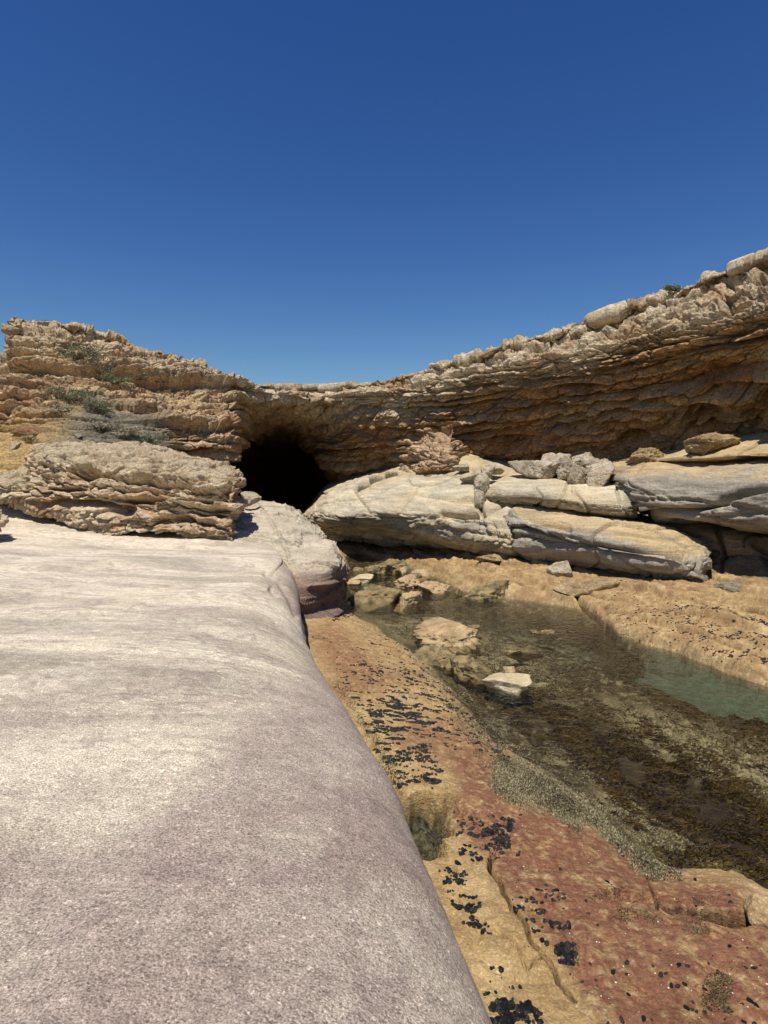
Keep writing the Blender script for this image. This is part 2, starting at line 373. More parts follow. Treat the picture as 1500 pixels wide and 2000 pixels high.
disp = (0.27 * s1 * (1 + 1.1 * lft) + 0.13 * s2 * (1 + 0.7 * lft) - 0.45 * g1 - 0.22 * g2 - 0.18 * j1 - 0.07 * j2) * steep + (0.30 - 0.16 * lft) * (cwr - 0.5) - (0.16 - 0.06 * lft) * sst(0.09, 0, cw2 - cw1) + 0.07 * (dwr - 0.5) - 0.05 * sst(0.12, 0, dw2 - dw1) + 0.22 * lump + 0.14 * rough + 0.28 * knob * (1.3 - steep) + 0.03 * rg2 - 0.50 * pit - 1.0 * bigpit * (1.25 - steep) * sst(0.2, 0.5, 1.25 - steep) - 1.3 * hole * steep
cap = np.interp(np.arange(A.shape[1]), [0, 60, 125, 190], [0.10, 0.26, 0.24, 0.7])[None]
disp = np.where(disp > 0, cap * np.tanh(disp / cap), disp)
below = np.maximum(A[:, 120:121, 2] - A[..., 2], 0) * (np.arange(A.shape[1])[None] > 120)
disp = np.maximum(disp, -(0.30 + 0.55 * below))
disp = disp * (1 - 0.55 * arch) * plate * (1 - 0.35 * sst(470, 540, px) * sst(800, 720, px) * sst(800, 770, py))
soil = zone(px, py, [(-300, 830), (60, 815), (180, 770), (330, 830), (350, 900), (300, 990), (-300, 1000)], 25, 14 * fbm(A, 1.2, 3)) * sst(24.5, 23.5, A[..., 1])
disp = disp * (1 - 0.85 * soil)
disp = disp * (1 - 0.6 * cave_in)
A2 = A + Nn * disp[..., None]
px, py = proj(A2)
# hollows seen in the shaded wall on the right
for cx, cy, rx, ry, dep in ((1370, 812, 32, 16, 1.0), (1240, 855, 24, 12, 0.9), (1450, 765, 70, 11, 0.9), (1500, 772, 40, 10, 0.6), (1010, 857, 40, 6, .5), (1130, 755, 45, 5, .4), (1090, 905, 60, 7, .5), (1320, 815, 30, 9, .5)):
    g = np.exp(-(((px - cx) / rx)**2 + ((py - cy) / ry)**2)**1.5)
    A2 = A2 - Nn * (g * dep)[..., None]
tone = fbm(A, 0.5, 4, off=51.0); t2 = fbm(A * np.array([1, 1, 4.0]), 0.7, 4, off=61.0); kk = RND[(k1 * 37) & 255]
kk2 = RND[(k2 * 11) & 255]
rimz = A2[..., 2][:, 60][:, None]
crust = sst(2.2, 0.8, (A[:, :, 2].max(1)[:, None] - A2[..., 2]) + 0.6 * lump)
c = mix(TAN * 1.05, ORANGE * 1.05, np.clip(0.45 + 0.7 * tone + 0.5 * (kk - 0.5), 0, 1))
c = mix(c, BROWN, np.clip(0.35 + 0.9 * t2 + 0.3 * (kk2 - 0.5), 0, 0.85))
c = mix(c, GREY * 0.75, np.clip(-0.05 + 1.3 * fbm(A * np.array([1, 1, 3]), 0.9, 3, off=71.0), 0, 0.5))
blot = fbm(A * np.array([1, 1, 1.6]), 0.9, 4, off=141.0)
c = mix(c, CREAM * 1.15, crust * np.clip(0.7 + 1.1 * blot + 0.3 * t2, 0, 1))
left = sst(520, 430, px)
lc = mix(mix(TAN, PINK, np.clip(0.5 + tone, 0, 1)) * 1.1, mix(BROWN * 1.3, GREY, kk[..., ] * 0.8), np.clip(0.12 + 0.9 * t2, 0, 0.55)) * 1.12
c = mix(c, lc, left * (1 - crust * 0.6))
c = mix(c, CREAM, np.clip(fbm(A, 1.6, 3, off=81.0) * 1.4 - 0.05, 0, 0.7) * (0.35 + 0.65 * sst(0.2, 0.8, Nn[..., 2] + 0.5 * s2)))  # sunlight on upward ledges painted in as paler cream
c = mix(c, mix(SAND, srgb(150, 140, 118), sst(60, 190, px + 60 * tone)), soil)
c = mix(c, BROWN * 0.5, cave_in)  # darkness of the cave recess painted into the stone colour
lit_rib = zone(px, py, [(770, 870), (800, 850), (880, 840), (905, 800), (912, 905), (760, 925)], 14, 10 * tone)
c = mix(c, mix(CREAM, ORANGE * 1.2, 0.35), lit_rib * 0.85)  # sunlit patch on the rib painted in as warm cream
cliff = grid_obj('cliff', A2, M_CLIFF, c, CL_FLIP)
tag(cliff, kind='structure')

# ================================================================== SLAB in the foreground
SE_D = [-4, 0, 1.0, 2.24, 3.0, 4.03, 5.1, 6.15, 7.9, 9.5, 11.4, 14.0, 17.0, 22.0]
SE_X = [1.35, 0.95, 0.70, 0.445, 0.295, 0.085, -0.22, -0.55, -1.03, -1.30, -1.60, -2.25, -3.9, -6.5]
def slab_top(d):
    return np.interp(d, [-5, 0, 12.5, 14.5, 17, 20, 26], [0, 0, 0.0, 0.03, 0.38, 0.93, 1.5])
ds = np.concatenate([np.linspace(-4, 0.5, 14), np.geomspace(0.6, 24, 160)])
sec = []
for d in ds:
    xe = np.interp(d, SE_D, SE_X); zt = float(slab_top(d)); w = 1.0 + 0.02 * d
    xl = -1.5 * max(d, 1) - 6
    q = [(xl, zt + 0.5), (xl * 0.5 + xe * 0.5, zt + 0.1), (xe - 2.2 * w, zt + 0.02), (xe - 1.3, zt - 0.01), (xe - 0.75, zt - 0.08), (xe - 0.3, zt - 0.24), (xe - 0.05, zt - 0.45), (xe + 0.03, zt - 0.75), (xe - 0.06, zt - 1.1), (xe - 0.35, zt - 1.9)]
    fs = float(np.interp(d, [7.5, 12], [1, 0.32])); q = [(xe + (a - xe) * (fs if i in (3, 4, 5, 6) else 1), b) for i, (a, b) in enumerate(q)]
    sec.append([(a, d, b) for a, b in q])
C = np.array(sec)
# smooth along, then across
for _ in range(4): C[1:-1] = (C[:-2] + 2 * C[1:-1] + C[2:]) / 4
A = even(catmull(C, 5), 1000, 1.0)
A = np.swapaxes(catmull(np.swapaxes(A, 0, 1), 30), 0, 1)
vv = np.concatenate([np.linspace(0, 60, 240, endpoint=False), np.linspace(60, A.shape[1] - 1, 560)])
i0 = np.clip(vv.astype(int), 0, A.shape[1] - 2); tt = (vv - i0)[None, :, None]
A = A[:, i0] * (1 - tt) + A[:, i0 + 1] * tt
Nn = normals(A); SL_FLIP = bool(Nn[500, 300, 2] < 0)
if SL_FLIP: Nn = -Nn
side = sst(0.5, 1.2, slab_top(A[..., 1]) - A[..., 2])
X = A.copy()
# flowing laminations that outcrop as soft streaks across the slab
hh = X[..., 1] * 0.55 + X[..., 0] * 0.12 + 0.9 * fbm(X * np.array([0.35, 1, 1]), 0.35, 3, off=5.0)
lam = np.stack([hh * 0, hh, hh * 0], -1) * np.array([1, 1, 1]) + X * np.array([0.10, 0.0, 0.0])
lam1 = fbm(lam, 2.0, 5, 0.7, off=13.0)
amp = np.clip(X[..., 1] / 8, 0.25, 1)
disp = 0.045 * fbm(X, 0.8, 4, off=2.0) + 0.022 * lam1 * amp + 0.05 * noise(X, 0.35, 9.0)
s3, k3 = strata(X, 0.10, 41, 0.4, warp=0.12)
disp = disp + side * (0.07 * s3 + 0.05 * fbm(X, 3, 3))
A2 = A + Nn * disp[..., None]
px, py = proj(A2)
for pts, w, dep in (([(530, 1150), (540, 1160)], 5, 0.06), ([(560, 1045), (562, 1080), (578, 1100), (585, 1140)], 3, 0.08), ([(520, 1120), (545, 1135), (565, 1165), (580, 1200)], 6, .05)):
    A2 = A2 - Nn * (carve(px, py, pts, w) * dep)[..., None]
wob = fbm(X, 0.9, 4, off=21.0)
pur = sst(-40, 60, sdf(px, py, [(-200, 1660), (140, 1640), (300, 1560), (420, 1480), (470, 1400), (580, 1330), (600, 1230), (560, 1140), (540, 1060), (760, 900), (1200, 1100), (1200, 2600), (-400, 2600)]) * -1 + 70 * wob)
sw = hh + 0.22 * fbm(X, 1.3, 3, off=203.0)
ridge = 1 - np.abs(fbm(np.stack([X[..., 0] * 0.30, sw * 1.0, X[..., 0] * 0], -1), 7.0, 3, 0.6, off=201.0)) * 7
ridge = np.clip(ridge, 0, 1)**1.5 * np.clip(fbm(X, 0.9, 3, off=205.0) * 2 + 0.55, 0, 1)
pur = np.clip(pur + 0.55 * sst(0.5, 1.0, noise(X * np.array([0.6, 1, 1]), 1.1, 71.0) + 0.35 * lam1 + 0.2) * sst(20, 4, X[..., 1]), 0, 1)
cream_far = srgb(236, 220, 194); warmc = srgb(232, 214, 180)
c = mix(cream_far, warmc, np.clip(0.5 + fbm(X, 0.7, 3, off=8), 0, 1) * 0.6)
c = c * (1 + 0.42 * (np.clip(lam1 * 2.4, -1, 0.4)) * np.clip(X[..., 1] / 5, 0.1, 1))[..., None]
lam2 = fbm(np.stack([X[..., 0] * 0.22 + 0.3 * lam1, hh + 0.15 * lam1, X[..., 0] * 0], -1), 5.5, 5, 0.72, off=43.0)
c = mix(c, srgb(196, 176, 160), np.clip(lam2 * 3.2 - 0.1, 0, 0.6) * sst(1.2, 3.5, X[..., 1]))
c = mix(c, srgb(246, 232, 206), np.clip(-lam2 * 2.2 - 0.25, 0, 0.6) * sst(1.5, 5, X[..., 1]))
c = mix(c, srgb(178, 158, 142), ridge * 0.6 * sst(1.0, 3.0, X[..., 1]))
purple = mix(srgb(210, 191, 172), srgb(188, 166, 149), np.clip(0.5 + 1.2 * wob, 0, 1))
purple = mix(purple, srgb(224, 208, 182), np.clip(2.2 * fbm(X, 1.7, 4, off=35.0) - 0.2, 0, 0.65))
purple = mix(purple, srgb(172, 148, 138), np.clip(-1.8 * fbm(X, 2.6, 4, off=37.0) - 0.2, 0, 0.4))
c = mix(c, purple, pur) * (1 - 0.10 * ridge * sst(12, 2, X[..., 1]))[..., None]
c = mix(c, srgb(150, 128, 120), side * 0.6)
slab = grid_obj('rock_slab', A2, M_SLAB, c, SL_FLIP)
tag(slab, kind='structure')

# ================================================================== FLOOR: tidal shelf and pool bed
ZW = -1.55
def flat(pts, z=ZW):
    return [((a - 750) / F_PX * (EYE - z) * F_PX / (b - HZ), (EYE - z) * F_PX / (b - HZ)) for a, b in pts]
POOL_PX = [(640, 1090), (655, 1130), (668, 1165), (690, 1200), (740, 1232), (830, 1290), (880, 1345), (920, 1400), (965, 1450), (1050, 1500), (1150, 1568), (1225, 1640), (1300, 1700), (1430, 1712), (1500, 1745), (1750, 1830),
           (2400, 1700), (2000, 1480), (1700, 1400), (1500, 1343), (1420, 1318), (1330, 1278), (1265, 1262), (1200, 1232), (1130, 1190), (1060, 1176), (980, 1168), (905, 1155), (840, 1120), (760, 1098), (700, 1082)]
POOL = flat(POOL_PX)
GREEN = flat([(1235, 1325), (1290, 1300), (1400, 1325), (1500, 1355), (1700, 1410), (1700, 1490), (1500, 1425), (1380, 1390)], -1.86)
GREEN2 = flat([(960, 1220), (1010, 1210), (1110, 1245), (1180, 1290), (1100, 1275), (1010, 1245)], -1.8)
DEEP = flat([(1160, 1480), (1300, 1540), (1500, 1620), (1700, 1700), (1700, 1800), (1500, 1690), (1340, 1640), (1240, 1560)], -1.95)
def smin(a, b, k):
    h = np.clip(0.5 + 0.5 * (b - a) / k, 0, 1); return b * (1 - h) + a * h - k * h * (1 - h)
CRACKS = [([(958, 1690), (962, 1735), (985, 1790), (1020, 1840), (1040, 1900), (1075, 1940), (1120, 2010)], 0.010, 0.34),
          ([(1262, 1705), (1272, 1745), (1290, 1808)], 0.007, 0.05),
          ([(890, 1790), (945, 1850), (1000, 1890), (1030, 1950), (1060, 1920)], 0.010, 0.03),
          ([(1110, 1150), (1180, 1195), (1200, 1215), (1250, 1245), (1340, 1262)], 0.06, 0.34),
          ([(960, 1110), (1005, 1135), (1060, 1150)], 0.03, 0.08), ([(1135, 1120), (1250, 1165), (1400, 1195), (1500, 1220)], 0.05, 0.07),
          ([(700, 1235), (850, 1270)], 0.02, 0.02)]
CRACKS_F = [(flat(p, -1.27 if p[0][1] > 1500 else -1.3), w, dp) for p, w, dp in CRACKS]
POT = flat([(770, 1556), (800, 1566), (845, 1562), (878, 1570), (884, 1600), (872, 1640), (862, 1680), (838, 1700), (800, 1690), (740, 1620)], -1.25)
HOLES = [ ((1235, 1765), 0.17, 0.07, 0.07), ((1345, 1800), 0.15, 0.05, 0.12), ((1425, 1815), 0.17, 0.08, 0.26), ((1395, 1935), 0.10, 0.15, 0.018), ((1110, 1855), 0.05, 0.12, 0.012)]
HOLES_F = [(flat([p], -1.25)[0], rx, ry, dp) for p, rx, ry, dp in HOLES]
def floor_z(x, y, full=False):
    X = np.stack([x, y, np.zeros_like(x)], -1)
    wob = fbm(X, 0.9, 4, off=14.0)
    sd = sdf(x, y, POOL) + 0.16 * wob * sst(0, 3, y)
    # which bank: right bank when x is right of the pool's middle line
    mid = np.interp(y, [3, 5, 7.5, 9, 11, 13, 16, 22], [6, 5, 3.4, 3.2, 2.9, 2.2, 1.0, -0.8])
    right = sst(-0.4, 0.4, x - mid)
    o = np.maximum(sd, 0)
    zl = ZW + 0.30 * (1 - np.exp(-o / 0.45)) + 0.05 * np.minimum(o, 1.5) + 0.07 * sst(5.5, 3.2, y) * (1 - np.exp(-o / 0.6))
    zr = ZW + 0.04 * (1 - np.exp(-o / 0.15)) + 0.74 * (1 - np.exp(-o / 2.3)) * sst(-1.5, 3.2, x) + 0.08 * (1 - np.exp(-o / 0.4))
    zo = zl * (1 - right) + zr * right
    i = np.maximum(-sd, 0)
    bed = ZW - 0.22 * (1 - np.exp(-i / 0.35)) - 0.06 * np.minimum(i, 1)
    gz = zone(x, y, GREEN, 0.35, 0.35 * wob); g2 = zone(x, y, GREEN2, 0.3, 0.3 * wob); dz = zone(x, y, DEEP, 0.4, 0.3 * wob)
    bed = bed - 0.12 * gz - 0.12 * g2 - 0.3 * dz + 0.14 * fbm(X, 1.6, 4, off=44.0) * np.minimum(i * 3, 1) * (1 - gz)
    z = np.where(sd > 0, zo, bed)
    far = sst(17.5, 19.5, y)
    rockf = fbm(X, 2.2, 4, 0.55, off=24.0)
    z = z + (0.035 + 0.05 * right + 0.10 * far) * rockf * np.clip(o * 4, 0.25, 1) + 0.05 * fbm(X, 0.7, 2, off=4) * (sd > 0)
    z = z + 0.012 * fbm(X, 9.0, 3, 0.6, off=6.0) * sst(14, 5, y)
    nb = 0.93 * x + 0.36 * y; ab = -0.36 * x + 0.93 * y
    NB = np.stack([nb, ab * 0.30, nb * 0], -1)
    T = nb * 1.5 + 0.9 * fbm(np.stack([nb * 0.6, ab * 0.35, nb * 0], -1), 0.8, 3, off=61.0); kT = np.floor(T); fT = T - kT
    hT = noise(np.stack([kT * 5.3, ab * 0.5, kT * 0], -1), 1.0, 4.0)
    sR = (0.5 + 0.8 * hT) * (sst(0.0, 0.12, fT) * (1 - fT)) + 0.5 * fbm(NB, 3.0, 4, 0.55, off=63.0) + 0.25 * fbm(NB, 1.0, 2, off=65.0)
    gR = np.exp(-(np.minimum(fT, 1 - fT) / 0.035)**2) * sst(-0.1, 0.3, noise(np.stack([kT * 3.1, ab * 0.7, kT * 0], -1), 1.0, 9.0)); jR = 0
    sL = fbm(np.stack([x * 1.5 - y * 0.4, y * 0.8 + x * 0.3, x * 0], -1), 3.0, 4, 0.6, off=71.0); gL = np.clip(1 - np.abs(noise(X, 0.9, 33.0)) * 22, 0, 1) * (noise(X, 0.5, 12.0) > 0.05)
    dry = np.clip(o * 6, 0, 1)
    z = z + dry * (right * (0.17 * sR - 0.13 * gR) + (1 - right) * (0.022 * sL - 0.015 * gL))
    rp = fbm(X, 5.0, 4, 0.65, off=91.0); z = z + (0.012 + 0.05 * right + 0.03 * np.exp(-(sd / 0.25)**2)) * rp - 0.05 * np.clip(fbm(X, 3.0, 3, 0.6, off=95) - 0.25, 0, 1) * dry * (0.6 + right)
    for pts, w, dp in CRACKS_F:
        z = z - dp * np.exp(-(dist_poly(x + 0.03 * noise(X, 5.0, 2.0), y, pts) / w)**2)
    for (hx, hy), rx, ry, dp in HOLES_F:
        z = z - dp * np.exp(-(((x - hx + 0.4 * rx * wob) / rx)**2 + ((y - hy + 0.5 * ry * wob) / ry)**2)**3)
    pt = zone(x, y, POT, 0.09, 0.10 * noise(X, 5.0, 7.0) + 0.05 * noise(X, 12.0, 3.0)); z = z - pt * (0.30 - 0.12 * fbm(X, 5.0, 3, 0.6, off=8.0))
    if full: return z, sd, right, gz, g2, dz, wob
    return z
U = np.concatenate([np.linspace(-1.2, -0.32, 60, endpoint=False), np.linspace(-0.32, 0.68, 1050, endpoint=False), np.linspace(0.68, 2.6, 140)])
q = np.linspace(30.0**-0.4, 2.35**-0.4, 1500)
D = np.concatenate([[ -6, -3, -1, 0.6, 1.4, 2.0], q[::-1]**-2.5])
dd = D[None, :] * np.ones(len(U))[:, None]
xx = U[:, None] * np.maximum(dd, 2.5)
Z, SD, RT, GZ, G2, DZ, WB = floor_z(xx, dd, True)
FL = np.stack([xx, dd, Z], -1)
px, py = proj(FL)
XY = np.stack([xx, dd, Z * 0], -1)
n1 = fbm(XY, 2.0, 4, off=1.0); n2 = fbm(XY, 6.0, 4, 0.6, off=2.0); n3 = fbm(XY, 18.0, 3, 0.6, off=3.0)
tan = srgb(206, 176, 124); tan2 = srgb(188, 152, 98); red = srgb(132, 78, 55); olive = srgb(120, 108, 74); crustc = srgb(158, 146, 112)
c = mix(tan, tan2, np.clip(0.5 + 1.2 * n1, 0, 1))
c = mix(c, srgb(150, 118, 74), np.clip(1.3 * n2 + 0.1, 0, 0.7))
c = mix(c, srgb(226, 200, 150), np.clip(-1.2 * n3 - 0.1, 0, 0.5))
REDS = [[(600, 1235), (650, 1215), (720, 1270), (760, 1320), (700, 1350), (640, 1310)], [(640, 1330), (760, 1305), (820, 1320), (700, 1360), (660, 1370)],
        [(800, 1395), (900, 1400), (1010, 1450), (940, 1500), (880, 1500), (760, 1450)],
        [(860, 1460), (960, 1460), (1000, 1560), (1130, 1590), (1220, 1640), (1300, 1710), (1440, 1720), (1480, 1800), (1600, 1850), (1600, 2100), (1240, 2100), (1150, 1960), (1080, 1860), (1000, 1760), (950, 1680), (880, 1600), (900, 1530)]]
rb = RT * (SD > 0)
c = mix(c, srgb(168, 134, 92), rb * np.clip(0.45 + 1.5 * n1 + 1.2 * n2, 0, 0.9))
c = mix(c, srgb(112, 90, 58), rb * np.clip(2.2 * fbm(np.stack([(0.93 * xx + 0.36 * dd), (-0.36 * xx + 0.93 * dd) * 0.35, xx * 0], -1), 3.2, 4, 0.65, off=151.0) - 0.35, 0, 0.8))
rd = 0
for k, r in enumerate(REDS): rd = np.maximum(rd, zone(px, py, r, 26, 26 * n1 + 14 * n2) * (1 if k == 3 else 0.75))
left_bank = (1 - RT) * (SD > 0)
c = mix(c, mix(red, srgb(154, 110, 80), np.clip(0.3 + n2 * 1.3, 0, 1)), rd * np.clip(0.82 + 0.8 * n3 + 1.1 * n2, 0, 1) * (1 - RT))
CR = [(960, 1490), (1010, 1475), (1150, 1560), (1260, 1640), (1330, 1690), (1270, 1700), (1160, 1620), (1050, 1580), (960, 1540)]
crz = zone(px, py, CR, 18, 16 * n2)
edge = sst(0.30, 0.0, np.abs(SD) + 0.18 * n2) * (1 - 0.35 * RT)
c = mix(c, mix(crustc, olive * 0.7, np.clip(0.5 + 2.2 * n3, 0, 1)), np.clip(crz + 0.8 * edge * np.clip(0.6 + 2 * n3, 0, 1), 0, 1))
# under water
pale = srgb(200, 182, 140); weed = srgb(82, 66, 36); dark = srgb(62, 46, 30); wet = sst(0.02, -0.06, Z - ZW)
uw = mix(weed, pale * 0.72, sst(-0.02, 0.4, n2 + 0.6 * n3))
PALE_PX = [[(1180, 1370), (1330, 1400), (1420, 1440), (1600, 1500), (1600, 1610), (1470, 1560), (1330, 1500), (1230, 1440)], [(950, 1250), (1040, 1270), (1120, 1380), (1010, 1370), (930, 1310)], [(1150, 1510), (1260, 1580), (1450, 1700), (1330, 1710), (1200, 1620)], [(720, 1210), (900, 1200), (900, 1250), (780, 1250)]]
pz = 0
for r in PALE_PX: pz = np.maximum(pz, zone(px, py, r, 30, 24 * n1))
DARK_PX = [[(1020, 1330), (1120, 1390), (1250, 1470), (1400, 1540), (1600, 1620), (1600, 1760), (1450, 1690), (1300, 1600), (1180, 1510), (1050, 1420), (980, 1360)], [(1050, 1240), (1200, 1310), (1290, 1380), (1400, 1410), (1600, 1500), (1600, 1440), (1400, 1370), (1250, 1300), (1180, 1240), (1100, 1200), (760, 1170), (720, 1200), (900, 1200)], [(1200, 1240), (1330, 1285), (1600, 1370), (1600, 1410), (1400, 1330), (1290, 1300)]]
kz = 0
for r in DARK_PX: kz = np.maximum(kz, zone(px, py, r, 18, 16 * n1))
uw = mix(uw, mix(pale * 1.15, olive * 0.7, np.clip(0.42 + 1.8 * n2 + 2.0 * n3, 0, 1)), pz * 0.85)
uw = mix(uw, mix(weed, dark, np.clip(0.5 + 1.6 * n1, 0, 1)), np.clip(kz * 0.92 - 0.3 * np.clip(n2, 0, 1), 0, 1))
uw = mix(uw, srgb(100, 116, 94), np.clip(GZ * (0.85 + 0.5 * n2), 0, 0.95)); uw = mix(uw, srgb(112, 124, 98), G2 * 0.4)
uw = mix(uw, dark * 0.7, DZ * 0.6)
c = mix(c, uw, wet)
c = mix(c, mix(srgb(104, 96, 66), srgb(44, 40, 26), np.clip(0.6 + 2 * n3 + n2, 0, 1)), zone(xx, dd, POT, 0.05, 0.1 * noise(XY, 5.0, 7.0)))
for (hx, hy), rx, ry, dp in HOLES_F[1:3]:
    c = mix(c, mix(srgb(96, 88, 60), srgb(58, 54, 36), np.clip(0.5 + 2 * n3, 0, 1)), np.exp(-(((xx - hx) / rx / 1.05)**2 + ((dd - hy) / ry / 1.05)**2)**2) * 0.9)
far = sst(16.5, 18.5, dd) * sst(3, 0, xx)
c = mix(c, mix(olive, tan2, np.clip(0.5 + 2 * n2, 0, 1)), far * 0.7 * (1 - wet))
shelf = grid_obj('rock_shelf', FL, M_SHELF, c, False)
tag(shelf, kind='structure')

# the ground sheet that carries everything out to the horizon (sea bed)
g = np.array([(-400, -400, -3.2), (400, -400, -3.2), (400, 600, -3.2), (-400, 600, -3.2)], float)
gr = mesh_np('ground', g, [(0, 1, 2, 3)], M_SHELF, np.tile(srgb(170, 150, 110), (4, 1)))
tag(gr, kind='structure')

# water sheet
m, nt, N, L, b = new_mat('clear_sea_water'); N.remove(b)
tr = N.new('ShaderNodeBsdfTransparent'); tr.inputs[0].default_value = (0.80, 0.81, 0.76, 1)
gl = N.new('ShaderNodeBsdfGlossy'); gl.inputs['Roughness'].default_value = 0.03; gl.inputs[0].default_value = (0.9, 0.95, 1, 1)
fr = N.new('ShaderNodeFresnel'); fr.inputs['IOR'].default_value = 1.36
mx = N.new('ShaderNodeMixShader'); tc = N.new('ShaderNodeTexCoord')
mpg = N.new('ShaderNodeMapping'); mpg.inputs['Scale'].default_value = (1.0, 1.0, 1.0); L.new(tc.outputs['Object'], mpg.inputs[0])
nz = N.new('ShaderNodeTexNoise'); nz.inputs['Scale'].default_value = 7.0; nz.inputs['Detail'].default_value = 5; nz.inputs['Distortion'].default_value = 0.8
bm = N.new('ShaderNodeBump'); bm.inputs['Distance'].default_value = 0.045; bm.inputs['Strength'].default_value = 0.5
L.new(mpg.outputs[0], nz.inputs['Vector']); L.new(nz.outputs['Fac'], bm.inputs['Height'])
L.new(bm.outputs[0], gl.inputs['Normal']); L.new(bm.outputs[0], fr.inputs['Normal'])
L.new(fr.outputs[0], mx.inputs[0]); L.new(tr.outputs[0], mx.inputs[1]); L.new(gl.outputs[0], mx.inputs[2])
L.new(mx.outputs[0], N['Material Output'].inputs[0])
M_WATER = m
wx = np.linspace(-4, 30, 120); wy = np.linspace(-8, 30, 140)
Wg = np.stack(np.broadcast_arrays(wx[:, None], wy[None, :], np.array(ZW)), -1).astype(float)
wa = grid_obj('water', Wg, M_WATER, None, False); tag(wa, kind='structure')

# ================================================================== LEDGES of smooth sandstone
def ledge(name, stations, nu, nv, label, cat, colf, seed, grooves=(), amp=1.0, lam_t=0.09, group=None, flipchk=None, mat=None):
    A = loft(stations, nu, nv)
    Nn = normals(A); 
    v = np.array([0, 0, EYE]) - A[nu // 2, nv // 2]
    flip = bool((Nn[nu // 2, nv // 2] * v).sum() < 0)
    if flip: Nn = -Nn
    Nn = blur(Nn, 4)
    s, gg, _, k = beds(A, lam_t, seed, 0.35, tilt=(0.06, -0.02), warp=0.25, wf=0.3, gw=0.022)
    s_b, g_b, _, kb = beds(A, 0.40, seed + 5, 0.25, tilt=(0.08, 0.0), warp=0.35, wf=0.2, gw=0.05)
    fr = sst(0.75, 0.2, Nn[..., 2])            # steep faces show the beds
    d = amp * (0.14 * fbm(A * np.array([1, 1, 2.0]), 0.7, 4, off=seed) + 0.035 * s * fr - 0.09 * gg * (0.15 + 0.85 * fr) + 0.12 * s_b * fr - 0.10 * g_b * fr + 0.02 * fbm(A, 6.0, 3, 0.6, off=seed) + 0.03 * fbm(A * np.array([1, 1, 3.0]), 2.5, 4, 0.6, off=seed * 2))
    w1_, w2_, wr_ = worley((A + 0.25 * fbm(A, 0.8, 2, off=seed)[..., None]) * np.array([0.8, 0.8, 1.3]), 0.42, seed * 1.9)
    d = d + amp * ((wr_ - 0.5) * 0.10 - 0.07 * sst(0.035, 0.0, w2_ - w1_))
    scoop = np.clip(noise(A * np.array([0.6, 0.6, 1.6]), 0.8, seed * 3.1) - 0.25, 0, 1)
    d = d - amp * 0.3 * scoop * fr
    px, py = proj(A)
    for pts, w, dep in grooves: d = d - carve(px, py, pts, w) * dep
    A2 = A + Nn * d[..., None]
    px, py = proj(A2)
    c = colf(A2, px, py, Nn, s, fr)
    o = grid_obj(name, A2, mat or M_LEDGE, c, flip, own_origin=True)
    return tag(o, label, cat, group)
def white_rock(A, px, py, N, s, fr):
    sp = fbm((A + 0.25 * fbm(A, 0.5, 2, off=3)[..., None]) * np.array([.35, .35, 8.0]), 0.9, 4, 0.7, off=7.7)
    t = fbm(A * np.array([1, 1, 3.0]), 0.8, 4, off=5.5); t2 = fbm(A, 0.5, 3, off=15.5)
    c = mix(srgb(226, 212, 180), srgb(218, 190, 140), np.clip(0.15 + 0.8 * t2 + 0.55 * sst(960, 915, py), 0, 1))
    c = mix(c, srgb(196, 184, 160), np.clip(0.2 + t * 1.2, 0, 0.7))
    c = mix(c, srgb(168, 156, 134), fr * np.clip(0.25 + 1.0 * t + 0.3 * s, 0, 0.6))
    return c * (1 + 0.30 * np.clip(sp * 2, -1, 0.5))[..., None]
def grey_rock(A, px, py, N, s, fr):
    sp = fbm((A + 0.25 * fbm(A, 0.5, 2, off=3)[..., None]) * np.array([.35, .35, 8.0]), 0.9, 4, 0.7, off=8.8)
    t = fbm(A * np.array([1, 1, 3.0]), 0.8, 4, off=25.5); t2 = fbm(A, 0.6, 3, off=35.5)
    c = mix(srgb(200, 188, 164), srgb(160, 150, 134), np.clip(0.45 + 0.9 * t, 0, 1))
    c = mix(c, srgb(214, 184, 134), sst(0.75, 0.98, N[..., 2] + 0.3 * t2) * 0.8)
    return c * (1 + 0.32 * np.clip(sp * 2, -1, 0.5))[..., None]
def beige_rock(A, px, py, N, s, fr):
    sp = fbm((A + 0.25 * fbm(A, 0.5, 2, off=3)[..., None]) * np.array([.35, .35, 8.0]), 0.9, 4, 0.7, off=9.9)
    t = fbm(A * np.array([1, 1, 3.0]), 0.8, 4, off=45.5)
    return mix(srgb(222, 198, 150), srgb(190, 156, 110), np.clip(0.35 + t, 0, 1))
def shaded_rock(A, px, py, N, s, fr):
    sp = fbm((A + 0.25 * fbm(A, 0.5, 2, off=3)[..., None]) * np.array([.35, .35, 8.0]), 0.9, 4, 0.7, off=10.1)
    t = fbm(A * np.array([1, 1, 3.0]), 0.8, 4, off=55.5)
    return mix(srgb(170, 148, 112), srgb(120, 104, 82), np.clip(0.5 + t * 1.2, 0, 1))  # shade beneath the overhanging ledge painted in as darker stone

